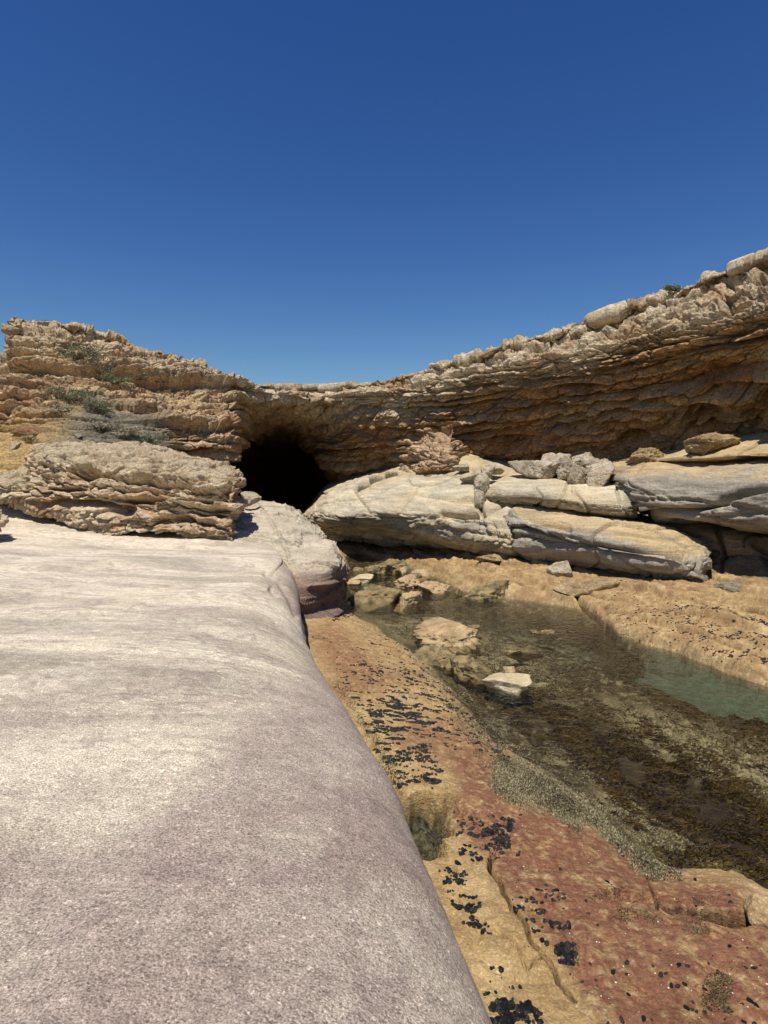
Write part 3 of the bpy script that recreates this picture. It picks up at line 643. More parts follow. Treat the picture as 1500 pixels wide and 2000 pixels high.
ledge('rock_outcrop', [
    [(590, 1003, 34), (590, 1003, 31), (592, 1006, 29.5), (596, 1012, 29), (600, 1022, 29), (606, 1030, 30), (608, 1035, 34)],
    [(640, 948, 34), (636, 960, 30), (634, 980, 26.8), (630, 1008, 25), (640, 1040, 25), (652, 1062, 27), (655, 1070, 33)],
    [(690, 925, 33), (690, 945, 27.8), (686, 975, 24.8), (680, 1010, 23.2), (695, 1040, 24.0), (700, 1056, 27), (700, 1054, 31)],
    [(760, 905, 31), (752, 932, 26.3), (745, 965, 23.6), (742, 1005, 22.0), (750, 1045, 22.6), (755, 1064, 26), (760, 1060, 31)],
    [(830, 880, 29), (830, 918, 25.0), (825, 955, 22.5), (822, 1005, 20.8), (825, 1054, 21.4), (828, 1076, 25), (830, 1074, 30)],
    [(900, 862, 28), (900, 900, 24.2), (900, 945, 21.8), (900, 1000, 20.0), (900, 1062, 20.1), (902, 1084, 23.5), (900, 1085, 28)],
    [(960, 895, 26), (955, 920, 23), (950, 958, 20.8), (952, 1010, 19.0), (955, 1068, 18.8), (958, 1098, 21), (960, 1110, 27)],
    [(990, 905, 25), (990, 930, 22.4), (996, 972, 20.0), (1000, 1020, 18.4), (1000, 1076, 18.2), (1002, 1095, 20), (1002, 1110, 26)],
    [(1045, 925, 25), (1040, 950, 22.0), (1034, 990, 20.0), (1028, 1030, 19.2), (1026, 1080, 19.2), (1025, 1095, 20.5), (1020, 1110, 26)]],
    620, 330, 'large cream rounded rock outcrop beside the cave mouth, undercut above the pool', 'rock outcrop', white_rock, 3,
    grooves=[([(862, 1002), (900, 1008), (925, 1004)], 5, 0.28), ([(840, 968), (880, 975), (920, 978)], 4, 0.18), ([(930, 925), (932, 960), (940, 1000)], 5, 0.2), ([(925, 985), (945, 1000), (985, 985)], 3, 0.15), ([(690, 960), (720, 1000), (760, 1020), (840, 1035)], 4, 0.12), ([(928, 1000), (925, 1040), (918, 1070)], 3, 0.08), ([(960, 1020), (965, 1060)], 3, 0.06)])
ledge('rock_ledge', [
    [(985, 988, 21.5), (982, 996, 20.2), (978, 1008, 19.8), (977, 1035, 19.6), (979, 1068, 19.6), (981, 1076, 21), (985, 1080, 24)],
    [(1010, 984, 20.6), (1006, 991, 19.1), (1002, 1002, 18.5), (1000, 1035, 18.2), (1002, 1075, 18.4), (1004, 1082, 20), (1010, 1087, 23)],
    [(1050, 980, 21), (1040, 992, 18.9), (1030, 1012, 17.9), (1030, 1045, 17.7), (1033, 1082, 18.1), (1036, 1090, 19.5), (1040, 1094, 23)],
    [(1120, 982, 20), (1108, 1002, 18.0), (1098, 1028, 16.9), (1098, 1062, 16.6), (1102, 1094, 17.2), (1106, 1102, 18.8), (1110, 1106, 22)],
    [(1225, 1000, 19), (1212, 1020, 16.8), (1205, 1048, 15.5), (1205, 1082, 15.2), (1208, 1116, 15.8), (1212, 1124, 17.5), (1215, 1124, 21)],
    [(1330, 1022, 18.5), (1320, 1043, 16), (1310, 1070, 14.7), (1308, 1100, 14.4), (1312, 1134, 15), (1318, 1142, 16.5), (1325, 1140, 20)],
    [(1378, 1045, 18), (1378, 1062, 15.9), (1376, 1086, 14.6), (1370, 1112, 14.3), (1378, 1146, 14.3), (1382, 1150, 15.5), (1385, 1150, 19)],
    [(1392, 1065, 17.5), (1393, 1078, 16.0), (1393, 1096, 14.9), (1383, 1118, 14.7), (1397, 1149, 14.5), (1399, 1151, 15.5), (1400, 1151, 19)],
    [(1394, 1085, 17.5), (1395, 1090, 16.6), (1394, 1102, 16.0), (1386, 1120, 15.8), (1398, 1149, 15.6), (1399, 1151, 16.5), (1400, 1151, 19)]],
    520, 260, 'long grey tongue shaped rock ledge pointing right above the beige shelf', 'rock ledge', grey_rock, 8,
    grooves=[([(1010, 1000), (1060, 1020), (1110, 1035)], 6, 0.18), ([(1130, 1060), (1230, 1075), (1340, 1080)], 7, 0.3), ([(1080, 1050), (1180, 1085), (1290, 1105)], 4, 0.15), ([(1320, 1085), (1350, 1095)], 5, 0.15)], amp=1.25)
ledge('rock_ledge', [
    [(948, 950, 24), (946, 956, 21.5), (944, 962, 20.8), (944, 970, 20.5), (946, 978, 20.6), (950, 982, 21.5), (955, 985, 24)],
    [(1000, 915, 23.5), (985, 935, 21), (975, 950, 19.8), (972, 966, 19.4), (975, 984, 19.6), (980, 990, 21), (985, 992, 24)],
    [(1070, 908, 22.5), (1060, 930, 20.2), (1050, 948, 18.9), (1045, 968, 18.4), (1048, 990, 18.7), (1052, 996, 20), (1060, 998, 23)],
    [(1150, 922, 21.5), (1145, 940, 19.3), (1140, 958, 17.9), (1140, 980, 17.4), (1142, 1001, 17.6), (1146, 1006, 19), (1150, 1008, 22)],
    [(1215, 935, 20.5), (1212, 948, 18.6), (1212, 962, 17.5), (1214, 984, 17.0), (1218, 1005, 17.1), (1220, 1010, 18.5), (1222, 1012, 21)],
    [(1238, 950, 20.5), (1238, 956, 19), (1240, 966, 18), (1243, 984, 17.5), (1246, 1004, 17.5), (1246, 1008, 18.5), (1246, 1010, 21)]],
    420, 200, 'flat topped cream rock ledge that carries the rubble pile', 'rock ledge', white_rock, 14,
    grooves=[([(1045, 955), (1060, 972), (1050, 990)], 3, 0.1), ([(1120, 955), (1140, 985), (1150, 1000)], 3, 0.1), ([(1205, 955), (1215, 985), (1225, 1005)], 3, 0.12)], amp=0.7)
ledge('rock_ledge', [
    [(1175, 905, 23.5), (1170, 912, 21.5), (1168, 918, 20.6), (1170, 926, 20.2), (1178, 936, 20.1), (1185, 940, 21), (1190, 940, 23)],
    [(1205, 898, 22.5), (1202, 908, 20), (1200, 925, 18.6), (1204, 945, 18), (1212, 962, 18), (1220, 970, 19), (1225, 975, 22)],
    [(1245, 895, 21.5), (1242, 906, 18.9), (1238, 932, 17.4), (1240, 965, 16.9), (1248, 1002, 17.0), (1252, 1010, 18.5), (1255, 1012, 21)],
    [(1350, 885, 20), (1350, 902, 17.2), (1350, 935, 15.9), (1350, 980, 15.4), (1350, 1018, 15.6), (1352, 1028, 17.5), (1355, 1030, 20)],
    [(1430, 880, 19), (1430, 900, 16.3), (1430, 935, 15.0), (1430, 985, 14.5), (1430, 1026, 14.7), (1430, 1036, 16.5), (1430, 1038, 19)],
    [(1510, 880, 18), (1510, 898, 15.3), (1510, 935, 14.0), (1510, 990, 13.5), (1510, 1036, 13.8), (1510, 1046, 15.5), (1510, 1048, 18)],
    [(1750, 880, 16), (1750, 900, 13.2), (1750, 950, 12), (1750, 1010, 11.6), (1750, 1060, 12), (1750, 1075, 13.5), (1750, 1080, 16)],
    [(2200, 870, 14), (2200, 900, 10.5), (2200, 960, 9.5), (2200, 1040, 9.2), (2200, 1100, 9.6), (2200, 1120, 11), (2200, 1130, 14)]],
    560, 260, 'long smooth grey rock ledge with a curved groove at the right edge', 'rock ledge', grey_rock, 19,
    grooves=[([(1700, 945), (1500, 955), (1440, 963), (1395, 985), (1350, 998), (1290, 1003), (1252, 1010)], 6, 0.55), ([(1400, 1010), (1500, 1000)], 4, 0.12), ([(1212, 950), (1235, 985), (1245, 1008)], 4, 0.2)], amp=0.8)
ledge('rock_ledge', [
    [(1175, 900, 24), (1172, 903, 22.6), (1170, 905, 22), (1170, 908, 21.8), (1174, 911, 21.8), (1180, 912, 22.4), (1185, 912, 24)],
    [(1260, 880, 22), (1258, 890, 20.3), (1256, 897, 19.4), (1256, 902, 19.1), (1258, 906, 19.3), (1262, 907, 20), (1270, 907, 22)],
    [(1350, 862, 20), (1350, 876, 18.3), (1350, 888, 17.2), (1350, 897, 16.8), (1352, 903, 17.3), (1352, 904, 18.5), (1355, 904, 20)],
    [(1430, 846, 19), (1430, 862, 17.4), (1430, 880, 16.2), (1430, 891, 15.7), (1432, 899, 16.2), (1434, 901, 17.5), (1435, 901, 19)],
    [(1510, 838, 18), (1510, 857, 16.4), (1510, 876, 15.2), (1510, 890, 14.7), (1512, 901, 15.2), (1514, 903, 16.5), (1515, 903, 18)],
    [(1800, 820, 15.5), (1800, 845, 14), (1800, 872, 12.8), (1800, 892, 12.4), (1800, 905, 12.9), (1800, 909, 14), (1800, 909, 16)],
    [(2200, 800, 13), (2200, 835, 11.5), (2200, 870, 10.4), (2200, 895, 10), (2200, 910, 10.5), (2200, 915, 12), (2200, 915, 14)]],
    420, 150, 'uppermost beige rock ledge along the foot of the shaded cliff', 'rock ledge', beige_rock, 27, amp=0.8)
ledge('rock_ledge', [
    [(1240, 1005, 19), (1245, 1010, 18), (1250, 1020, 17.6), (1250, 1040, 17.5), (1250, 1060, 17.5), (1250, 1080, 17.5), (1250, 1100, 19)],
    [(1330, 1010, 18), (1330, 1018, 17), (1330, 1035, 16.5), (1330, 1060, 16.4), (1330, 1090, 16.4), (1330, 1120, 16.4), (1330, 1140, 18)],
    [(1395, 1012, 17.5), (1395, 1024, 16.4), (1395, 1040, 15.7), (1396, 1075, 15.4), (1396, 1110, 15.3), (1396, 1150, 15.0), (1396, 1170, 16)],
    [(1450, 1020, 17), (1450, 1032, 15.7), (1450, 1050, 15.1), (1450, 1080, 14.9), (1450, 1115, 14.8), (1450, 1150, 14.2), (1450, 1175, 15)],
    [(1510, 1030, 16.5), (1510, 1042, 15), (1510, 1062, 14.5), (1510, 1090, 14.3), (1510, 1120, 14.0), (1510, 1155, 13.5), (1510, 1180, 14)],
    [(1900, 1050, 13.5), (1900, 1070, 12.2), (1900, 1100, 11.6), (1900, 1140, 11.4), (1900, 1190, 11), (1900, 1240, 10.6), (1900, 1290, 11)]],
    420, 240, 'rock ledge with painted dark brown shade behind the tip of the grey tongue', 'rock ledge', shaded_rock, 31,
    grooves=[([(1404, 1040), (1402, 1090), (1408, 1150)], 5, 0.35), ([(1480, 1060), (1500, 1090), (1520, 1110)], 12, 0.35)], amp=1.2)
# block at the end of the slab
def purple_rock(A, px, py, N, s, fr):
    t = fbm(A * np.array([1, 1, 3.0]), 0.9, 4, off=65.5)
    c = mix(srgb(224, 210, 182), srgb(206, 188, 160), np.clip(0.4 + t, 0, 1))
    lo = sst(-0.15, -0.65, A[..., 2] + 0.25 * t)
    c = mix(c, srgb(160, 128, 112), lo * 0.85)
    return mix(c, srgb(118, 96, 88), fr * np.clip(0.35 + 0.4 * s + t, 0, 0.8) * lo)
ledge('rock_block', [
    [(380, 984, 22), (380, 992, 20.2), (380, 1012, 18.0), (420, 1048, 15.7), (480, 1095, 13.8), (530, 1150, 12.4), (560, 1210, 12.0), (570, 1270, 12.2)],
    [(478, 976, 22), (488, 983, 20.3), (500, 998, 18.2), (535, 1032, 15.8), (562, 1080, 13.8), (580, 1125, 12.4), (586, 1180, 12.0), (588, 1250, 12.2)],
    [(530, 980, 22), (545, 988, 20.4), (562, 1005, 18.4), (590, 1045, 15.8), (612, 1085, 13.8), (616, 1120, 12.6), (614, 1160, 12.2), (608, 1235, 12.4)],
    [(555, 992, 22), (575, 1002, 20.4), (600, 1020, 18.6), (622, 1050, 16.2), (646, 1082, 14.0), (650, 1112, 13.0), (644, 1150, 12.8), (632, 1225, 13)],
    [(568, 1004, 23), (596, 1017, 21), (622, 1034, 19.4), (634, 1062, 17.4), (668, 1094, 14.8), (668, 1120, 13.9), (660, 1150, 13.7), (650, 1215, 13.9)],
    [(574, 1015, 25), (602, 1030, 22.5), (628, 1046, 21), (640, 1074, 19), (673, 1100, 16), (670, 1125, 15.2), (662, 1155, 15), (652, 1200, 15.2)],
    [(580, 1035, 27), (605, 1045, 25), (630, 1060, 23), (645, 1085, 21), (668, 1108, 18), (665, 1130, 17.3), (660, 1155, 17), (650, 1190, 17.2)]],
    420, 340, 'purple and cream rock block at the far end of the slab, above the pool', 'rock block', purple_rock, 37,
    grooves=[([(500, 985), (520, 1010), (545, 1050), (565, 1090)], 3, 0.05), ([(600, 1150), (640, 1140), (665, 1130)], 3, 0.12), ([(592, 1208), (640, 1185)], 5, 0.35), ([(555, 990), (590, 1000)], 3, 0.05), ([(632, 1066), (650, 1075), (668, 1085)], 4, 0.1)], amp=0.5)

# ================================================================== LAYERED BOULDER on the slab
def boulder_col(A, px, py, N, s, fr):
    t = fbm(A * np.array([1, 1, 2.5]), 1.0, 4, off=75.5); t2 = fbm(A, 2.2, 4, off=85.5)
    c = mix(srgb(248, 220, 180), srgb(224, 182, 136), np.clip(0.4 + 1.1 * t, 0, 1))
    c = mix(c, srgb(248, 230, 196), np.clip(0.2 + 1.2 * t2 + 0.25 * s, 0, 0.8))
    c = mix(c, srgb(216, 198, 162), sst(0.3, 0.75, N[..., 2] + 0.25 * t) * 0.7)
    return mix(c, srgb(150, 110, 84), np.clip(-t2 * 1.3 - 0.1, 0, 0.5))
def boulder(name, st, nu, nv, label, seed, amp=1.0, group=None, t1=0.26, t2=0.08, hollows=()):
    A = loft(st, nu, nv)
    Nn = normals(A)
    v = np.array([0, 0, EYE]) - A[nu // 2, nv // 2]
    flip = bool((Nn[nu // 2, nv // 2] * v).sum() < 0)
    if flip: Nn = -Nn
    Nn = blur(Nn, 8); Nn /= np.linalg.norm(Nn, axis=-1)[..., None] + 1e-9
    s1, g1, j1, k1 = beds(A, t1, seed, 0.4, tilt=(0.10, 0), warp=0.22, wf=0.35, gw=0.05, blk=6, jag=0.2, vary=1.0)
    s2, g2, j2, k2 = beds(A, t2, seed + 3, 0.9, tilt=(0.10, 0), warp=0.20, wf=0.5, gw=0.02, blk=8, jag=0.25, vary=0.9)
    pit = np.clip(fbm(A * np.array([1, 1, 1.8]), 2.4, 3, 0.5, off=seed * 1.3) - 0.12, 0, 1)
    pit2 = np.clip(noise(A * np.array([0.7, 0.7, 2.4]), 1.1, seed * 7.1) - 0.15, 0, 1)
    fr = sst(0.9, 0.5, Nn[..., 2])
    bw1, bw2, bwr = worley((A + 0.12 * fbm(A, 2, 2, off=seed)[..., None]) * np.array([0.6, 0.6, 2.2]), 1.8, seed)
    d = amp * (0.12 * (bwr - 0.5) - 0.06 * sst(0.09, 0, bw2 - bw1) + (0.17 * s1 + 0.06 * s2 - 0.26 * g1 - 0.06 * g2 - 0.05 * j1) * (0.2 + 0.8 * fr) + 0.16 * fbm(A, 0.9, 5, 0.6, off=seed) - 0.55 * pit - 0.25 * pit2 * fr + 0.07 * fbm(A * np.array([1, 1, 1.5]), 5.0, 4, 0.75, off=seed * 2))
    qx, qy = proj(A); wn_ = fbm(A, 2.2, 3, off=seed + 70)
    for cx, cy, rx, ry, dp in hollows: d = d - 1.4 * dp * np.exp(-(((qx - cx) / rx)**2 + ((qy - cy) / ry + 0.9 * wn_)**2)**2)
    A2 = A + Nn * d[..., None]
    px, py = proj(A2)
    o = grid_obj(name, A2, M_BOULD, boulder_col(A2, px, py, Nn, s1, fr), flip, own_origin=True)
    return tag(o, label, 'boulder', group)
boulder('layered_boulder', [
    [(-30, 940, 18.5), (-32, 942, 18.2), (-35, 946, 17.9), (-36, 952, 17.8), (-34, 958, 17.9), (-30, 962, 18.3), (-25, 965, 18.8)],
    [(0, 925, 19), (-5, 930, 18), (-8, 940, 17.3), (-6, 955, 17.1), (0, 970, 17.3), (10, 978, 18), (20, 980, 19)],
    [(50, 905, 19.5), (42, 915, 18), (35, 932, 17.2), (40, 958, 16.7), (52, 988, 16.8), (65, 996, 17.6), (75, 1000, 19)],
    [(70, 866, 19.8), (62, 872, 18.2), (62, 892, 17.2), (72, 950, 16.3), (92, 1000, 16.4), (105, 1008, 17.4), (115, 1012, 19)],
    [(110, 862, 19.6), (108, 870, 17.6), (112, 895, 16.4), (122, 960, 15.8), (148, 1020, 15.9), (160, 1030, 17), (170, 1033, 18.5)],
    [(190, 862, 19.2), (192, 873, 17), (195, 902, 15.7), (198, 970, 15.2), (208, 1044, 15.3), (212, 1046, 16.4), (215, 1042, 18)],
    [(285, 868, 18.8), (288, 882, 16.6), (290, 912, 15.4), (292, 985, 14.9), (298, 1048, 14.9), (300, 1048, 16), (300, 1042, 17.6)],
    [(375, 888, 18.2), (385, 902, 16), (388, 928, 15.1), (392, 995, 14.7), (398, 1056, 14.7), (400, 1053, 16), (400, 1044, 17.4)],
    [(445, 908, 17.6), (458, 918, 15.6), (460, 938, 14.9), (458, 1000, 14.6), (456, 1062, 14.5), (452, 1058, 15.6), (445, 1048, 17)],
    [(452, 915, 17.8), (472, 924, 16.2), (474, 942, 15.7), (468, 1000, 15.4), (464, 1060, 15.3), (458, 1056, 16), (448, 1048, 17)],
    [(452, 925, 18.0), (468, 932, 17.4), (470, 948, 17), (464, 1000, 16.8), (460, 1046, 16.8), (456, 1044, 17), (448, 1040, 17.4)]],
    760, 420, 'big layered tan boulder lying tilted on the pale slab before the cave', 5,
    hollows=((160, 922, 26, 14, .45), (150, 985, 60, 8, .5), (225, 998, 34, 13, .55), (125, 955, 30, 6, .3), (330, 945, 60, 5, .25), (350, 1012, 26, 9, .4), (270, 975, 50, 5, .35), (430, 1000, 22, 7, .3), (395, 975, 40, 4, .3), (300, 1050, 60, 8, .4), (445, 960, 14, 5, .25)))
boulder('layered_boulder', [
    [(-260, 985, 14.2), (-262, 990, 13.8), (-264, 1000, 13.4), (-264, 1020, 13.3), (-262, 1040, 13.4), (-258, 1046, 13.8), (-250, 1046, 14.4)],
    [(-160, 940, 14.6), (-160, 948, 13.8), (-160, 970, 13.2), (-160, 1020, 13.1), (-158, 1062, 13.2), (-155, 1064, 13.8), (-150, 1060, 14.6)],
    [(-60, 950, 14.8), (-60, 960, 14.2), (-60, 985, 13.7), (-60, 1020, 13.6), (-58, 1055, 13.8), (-58, 1056, 14.2), (-55, 1054, 14.8)],
    [(-14, 972, 14.9), (-12, 978, 14.5), (-8, 998, 14.2), (0, 1020, 14.1), (-10, 1046, 14.2), (-14, 1048, 14.5), (-18, 1046, 14.9)],
    [(-2, 985, 14.9), (0, 990, 14.8), (4, 1002, 14.6), (12, 1020, 14.5), (2, 1040, 14.6), (-2, 1044, 14.8), (-6, 1044, 14.9)]],
    260, 220, 'layered boulder cut off by the left edge of the picture', 9, amp=0.7)

# ================================================================== LOOSE ROCKS
def ico(sub):
    import bmesh
    bm = bmesh.new(); bmesh.ops.create_icosphere(bm, subdivisions=sub, radius=1.0)
    V = np.array([v.co[:] for v in bm.verts]); Fc = np.array([[l.index for l in f.verts] for f in bm.faces]); bm.free()
    return V, Fc
ICO = {k: ico(k) for k in (2, 4, 5, 6)}
def loose_rock(name, cx, cy, wpx, hpx, d, label, seed, colr=None, sub=5, deep=0.8, rotz=0.0, rough=1.0, sink=0.12, cat='rock', group=None, mat=None, nplanes=13, boxy=0.66, down=1.0):
    """a rock whose base middle is at photo pixel (cx, cy), wpx wide and hpx high, d metres away"""
    rs = np.random.RandomState(seed)
    V, Fc = ICO[sub]
    nrm = rs.normal(size=(nplanes, 3)); nrm /= np.linalg.norm(nrm, axis=1)[:, None]
    h = boxy + 0.3 * rs.rand(nplanes)
    dt = V @ nrm.T; r = np.where(dt > 0.05, h / np.maximum(dt, 0.05), 9.0)
    p = 34.0; r = (np.sum(r**-p, axis=1))**(-1 / p)
    sz = np.array([wpx, wpx * deep, hpx]) * d / F_PX * 0.62; sz[2] *= 1.0
    B = V * r[:, None] * sz
    m = float(min(sz.mean(), 0.6))
    Nn = V / np.linalg.norm(V, axis=1)[:, None]
    off = seed * 3.7
    dd_ = 0.09 * m * fbm(B, 0.9 / m, 4, 0.55, off=off) + 0.10 * m * rough * fbm(B * np.array([1, 1, 1.8]), 3.0 / m, 4, 0.6, off=off + 5) - 0.25 * m * rough * np.clip(fbm(B, 2.0 / m, 2, off=off + 9) - 0.2, 0, 1)
    B = B + Nn * dd_[:, None]
    ca, sa = math.cos(rotz), math.sin(rotz)
    B = B @ np.array([[ca, sa, 0], [-sa, ca, 0], [0, 0, 1]])
    if down > 1: B[:, :2] *= (1 + 0.45 * np.clip(-B[:, 2:] / sz[2], 0, 1)); B[:, 2] = np.where(B[:, 2] < 0, B[:, 2] * down, B[:, 2])
    B[:, 2] += sz[2] * (0.8 - sink)
    base = P(cx, cy, d)
    t = fbm(B, 1.6 / m, 4, off=off + 20)
    c0, c1 = colr if colr else (srgb(222, 202, 164), srgb(176, 146, 108))
    c = mix(c0, c1, np.clip(0.4 + 1.3 * t, 0, 1))
    o = mesh_np(name, B, Fc, mat or M_BOULD, c, origin=(0, 0, 0)); o.location = (base[0], base[1] + sz[1] * 0.5, base[2])
    return tag(o, label, cat, group)
PALE_R = (srgb(228, 214, 184), srgb(188, 164, 130)); WHITE_R = (srgb(232, 214, 172), srgb(204, 182, 134)); WET_R = (srgb(176, 152, 106), srgb(84, 76, 46)); RUST = (srgb(196, 150, 112), srgb(160, 116, 86)); BEIGE_R = (srgb(212, 184, 138), srgb(170, 140, 96))
loose_rock('rock', 492, 977, 32, 15, 18.4, 'small cream rock on the slab just right of the big layered boulder', 6, PALE_R, sub=5, sink=0.35)
# rubble pile on the cream ledge
RUB = [(1062, 932, 46, 32, 19.6, 'low pale rock at the left end of the rubble pile'), (1098, 926, 52, 34, 19.8, 'pale angular rock left of centre in the rubble pile'), (1118, 936, 46, 36, 19.2, 'pale rock at the front middle of the rubble pile'),
       (1142, 918, 40, 34, 19.8, 'highest upright rock standing on the rubble pile'), (1160, 930, 44, 34, 19.3, 'pale rock at the right of the rubble pile'), (1168, 958, 46, 42, 18.6, 'lowest rock at the right front of the rubble pile'),
       (1128, 946, 34, 22, 18.8, 'small rock at the foot of the rubble pile'), (1082, 912, 34, 18, 20.3, 'small rock at the back of the rubble pile'), (1180, 938, 24, 22, 18.9, 'small rock at the right end of the rubble pile')]
for i, (a, b_, w, h, d, lab) in enumerate(RUB):
    loose_rock('rubble_rock', a, b_, w, h, d, lab, 40 + i, (srgb(232, 218, 190), srgb(196, 170, 138)), sub=5, rotz=i * 0.9, group='rocks of the rubble pile', rough=1.4)
FILL = [(941, 962, 26, 34, 20.3, 'upright rock wedged in the crack above the white outcrop'), (952, 935, 30, 22, 21.4, 'pale rock at the top of the rock filled crack'), (925, 940, 28, 16, 21.6, 'small flat rock left of the rock filled crack'), (938, 990, 20, 28, 19.9, 'narrow rock lowest in the rock filled crack'), (968, 925, 26, 14, 22, 'small pale rock right of the rock filled crack'),
        (1010, 912, 18, 10, 22.8, 'little rock on the bench left of the rubble pile'), (905, 920, 26, 14, 22.6, 'broken rock on the sandy bench above the outcrop')]
for i, (a, b_, w, h, d, lab) in enumerate(FILL):
    loose_rock('rock', a, b_, w, h, d, lab, 60 + i, PALE_R, sub=4, rotz=i, rough=1.3, group='broken rocks above the white outcrop')
for i, (a, b_, w, h, d, lab) in enumerate([(1268, 894, 60, 30, 18.7, 'pale sunlit rock mound under the dark hollow of the cliff'), (1400, 868, 90, 34, 16.5, 'pale sunlit rock mound at the cliff foot near the right edge')]):
    loose_rock('rock_mound', a, b_, w, h, d, lab, 80 + i, BEIGE_R if i < 2 else PALE_R, sub=5, rotz=0.2 * i, rough=2.4, sink=0.62)
# pool rocks
zw = lambda py, z=ZW: (EYE - z) * F_PX / (py - HZ)
PR = [(706, 1139, 38, 14, 'flat white rock at the far end of the pool', WHITE_R), (748, 1176, 66, 32, 'large rough weedy rock at the far end of the pool', WET_R), (803, 1180, 40, 22, 'small round rock right of the large weedy pool rock', BEIGE_R),
      (796, 1148, 40, 20, 'rough rock behind the large weedy pool rock', BEIGE_R), (848, 1156, 52, 16, 'low beige rock at the head of the pool', BEIGE_R), (950, 1172, 60, 24, 'knobbly rock on the far bank of the pool', WET_R), (730, 1122, 40, 14, 'weedy rock under the edge of the outcrop', WET_R),
      (770, 1112, 50, 16, 'low wet rock beneath the undercut', WET_R), (888, 1256, 92, 18, 'flat crusted rock awash in the middle of the pool', BEIGE_R), (872, 1300, 46, 32, 'small submerged looking rock beside the mussel ridge', WET_R), (920, 1322, 52, 32, 'grey knobbly rock left of the white pool rock', WET_R),
      (992, 1348, 78, 30, 'smooth cream rock standing clear in the pool', WHITE_R)]
for i, (a, b_, w, h, lab, cc) in enumerate(PR):
    loose_rock('pool_rock', a, b_ - 4, w, h, zw(b_ - 2), lab, 100 + i, cc, sub=5, deep=0.9 if i != 8 else 1.3, rotz=0.5 * i if i not in (8, 11) else -0.35, rough=0.4 if i in (0, 11) else 2.6, sink=0.5, down=1.7, mat=M_SHELF)
rq = np.random.RandomState(5)
for i in range(24):
    if i < 15: a, b_ = rq.uniform(690, 985), rq.uniform(1108, 1172)
    else: a, b_ = rq.uniform(830, 1090), rq.uniform(1225, 1330)
    far_end = i < 15
    loose_rock('rubble_stone', a, b_, rq.uniform(14, 34) * (1 if i < 15 else 0.65), rq.uniform(5, 11) * (1 if i < 15 else 0.7), zw(b_), 'low weedy rubble stone at the head of the tidal pool' if far_end else 'low weedy stone lying awash in the middle of the pool', 300 + i, WET_R if i % 3 else BEIGE_R, sub=4, rotz=i * 1.3, rough=2.0, sink=0.45, down=1.8, mat=M_SHELF,
               group='rubble stones at the head of the pool' if far_end else 'stones awash in mid pool')
# rocks on the far bank
FB = [(1094, 1136, 44, 38, 16.6, 'broken upright rock under the grey tongue ledge', PALE_R), (1150, 1160, 90, 26, 15.2, 'flat slab of rock lying on the beige shelf', BEIGE_R), (1065, 1112, 46, 14, 17.8, 'thin pale rock slab at the foot of the outcrop', PALE_R), (968, 1098, 60, 16, 18.6, 'flat rock slab at the foot of the white outcrop', BEIGE_R),
      (1432, 1166, 60, 34, 13.5, 'grey rock at the foot of the dark ledge', (srgb(190, 176, 148), srgb(140, 122, 96))), (1478, 1172, 44, 18, 13.2, 'low rock at the right edge below the dark ledge', BEIGE_R), (1112, 1152, 40, 16, 15.8, 'small wedge of rock left of the flat shelf slab', BEIGE_R)]
for i, (a, b_, w, h, d, lab, cc) in enumerate(FB):
    loose_rock('rock', a, b_, w, h, d, lab, 140 + i, cc, sub=5, rotz=-0.3 + 0.15 * i, deep=0.7, rough=1.0, sink=0.2)
loose_rock('rock', 1508, 1818, 66, 34, 3.8, 'angular cream rock at the lower right edge over a dark hollow', 160, (srgb(214, 186, 136), srgb(170, 134, 92)), sub=5, deep=1.1, rough=0.5, rotz=0.5, mat=M_SHELF)
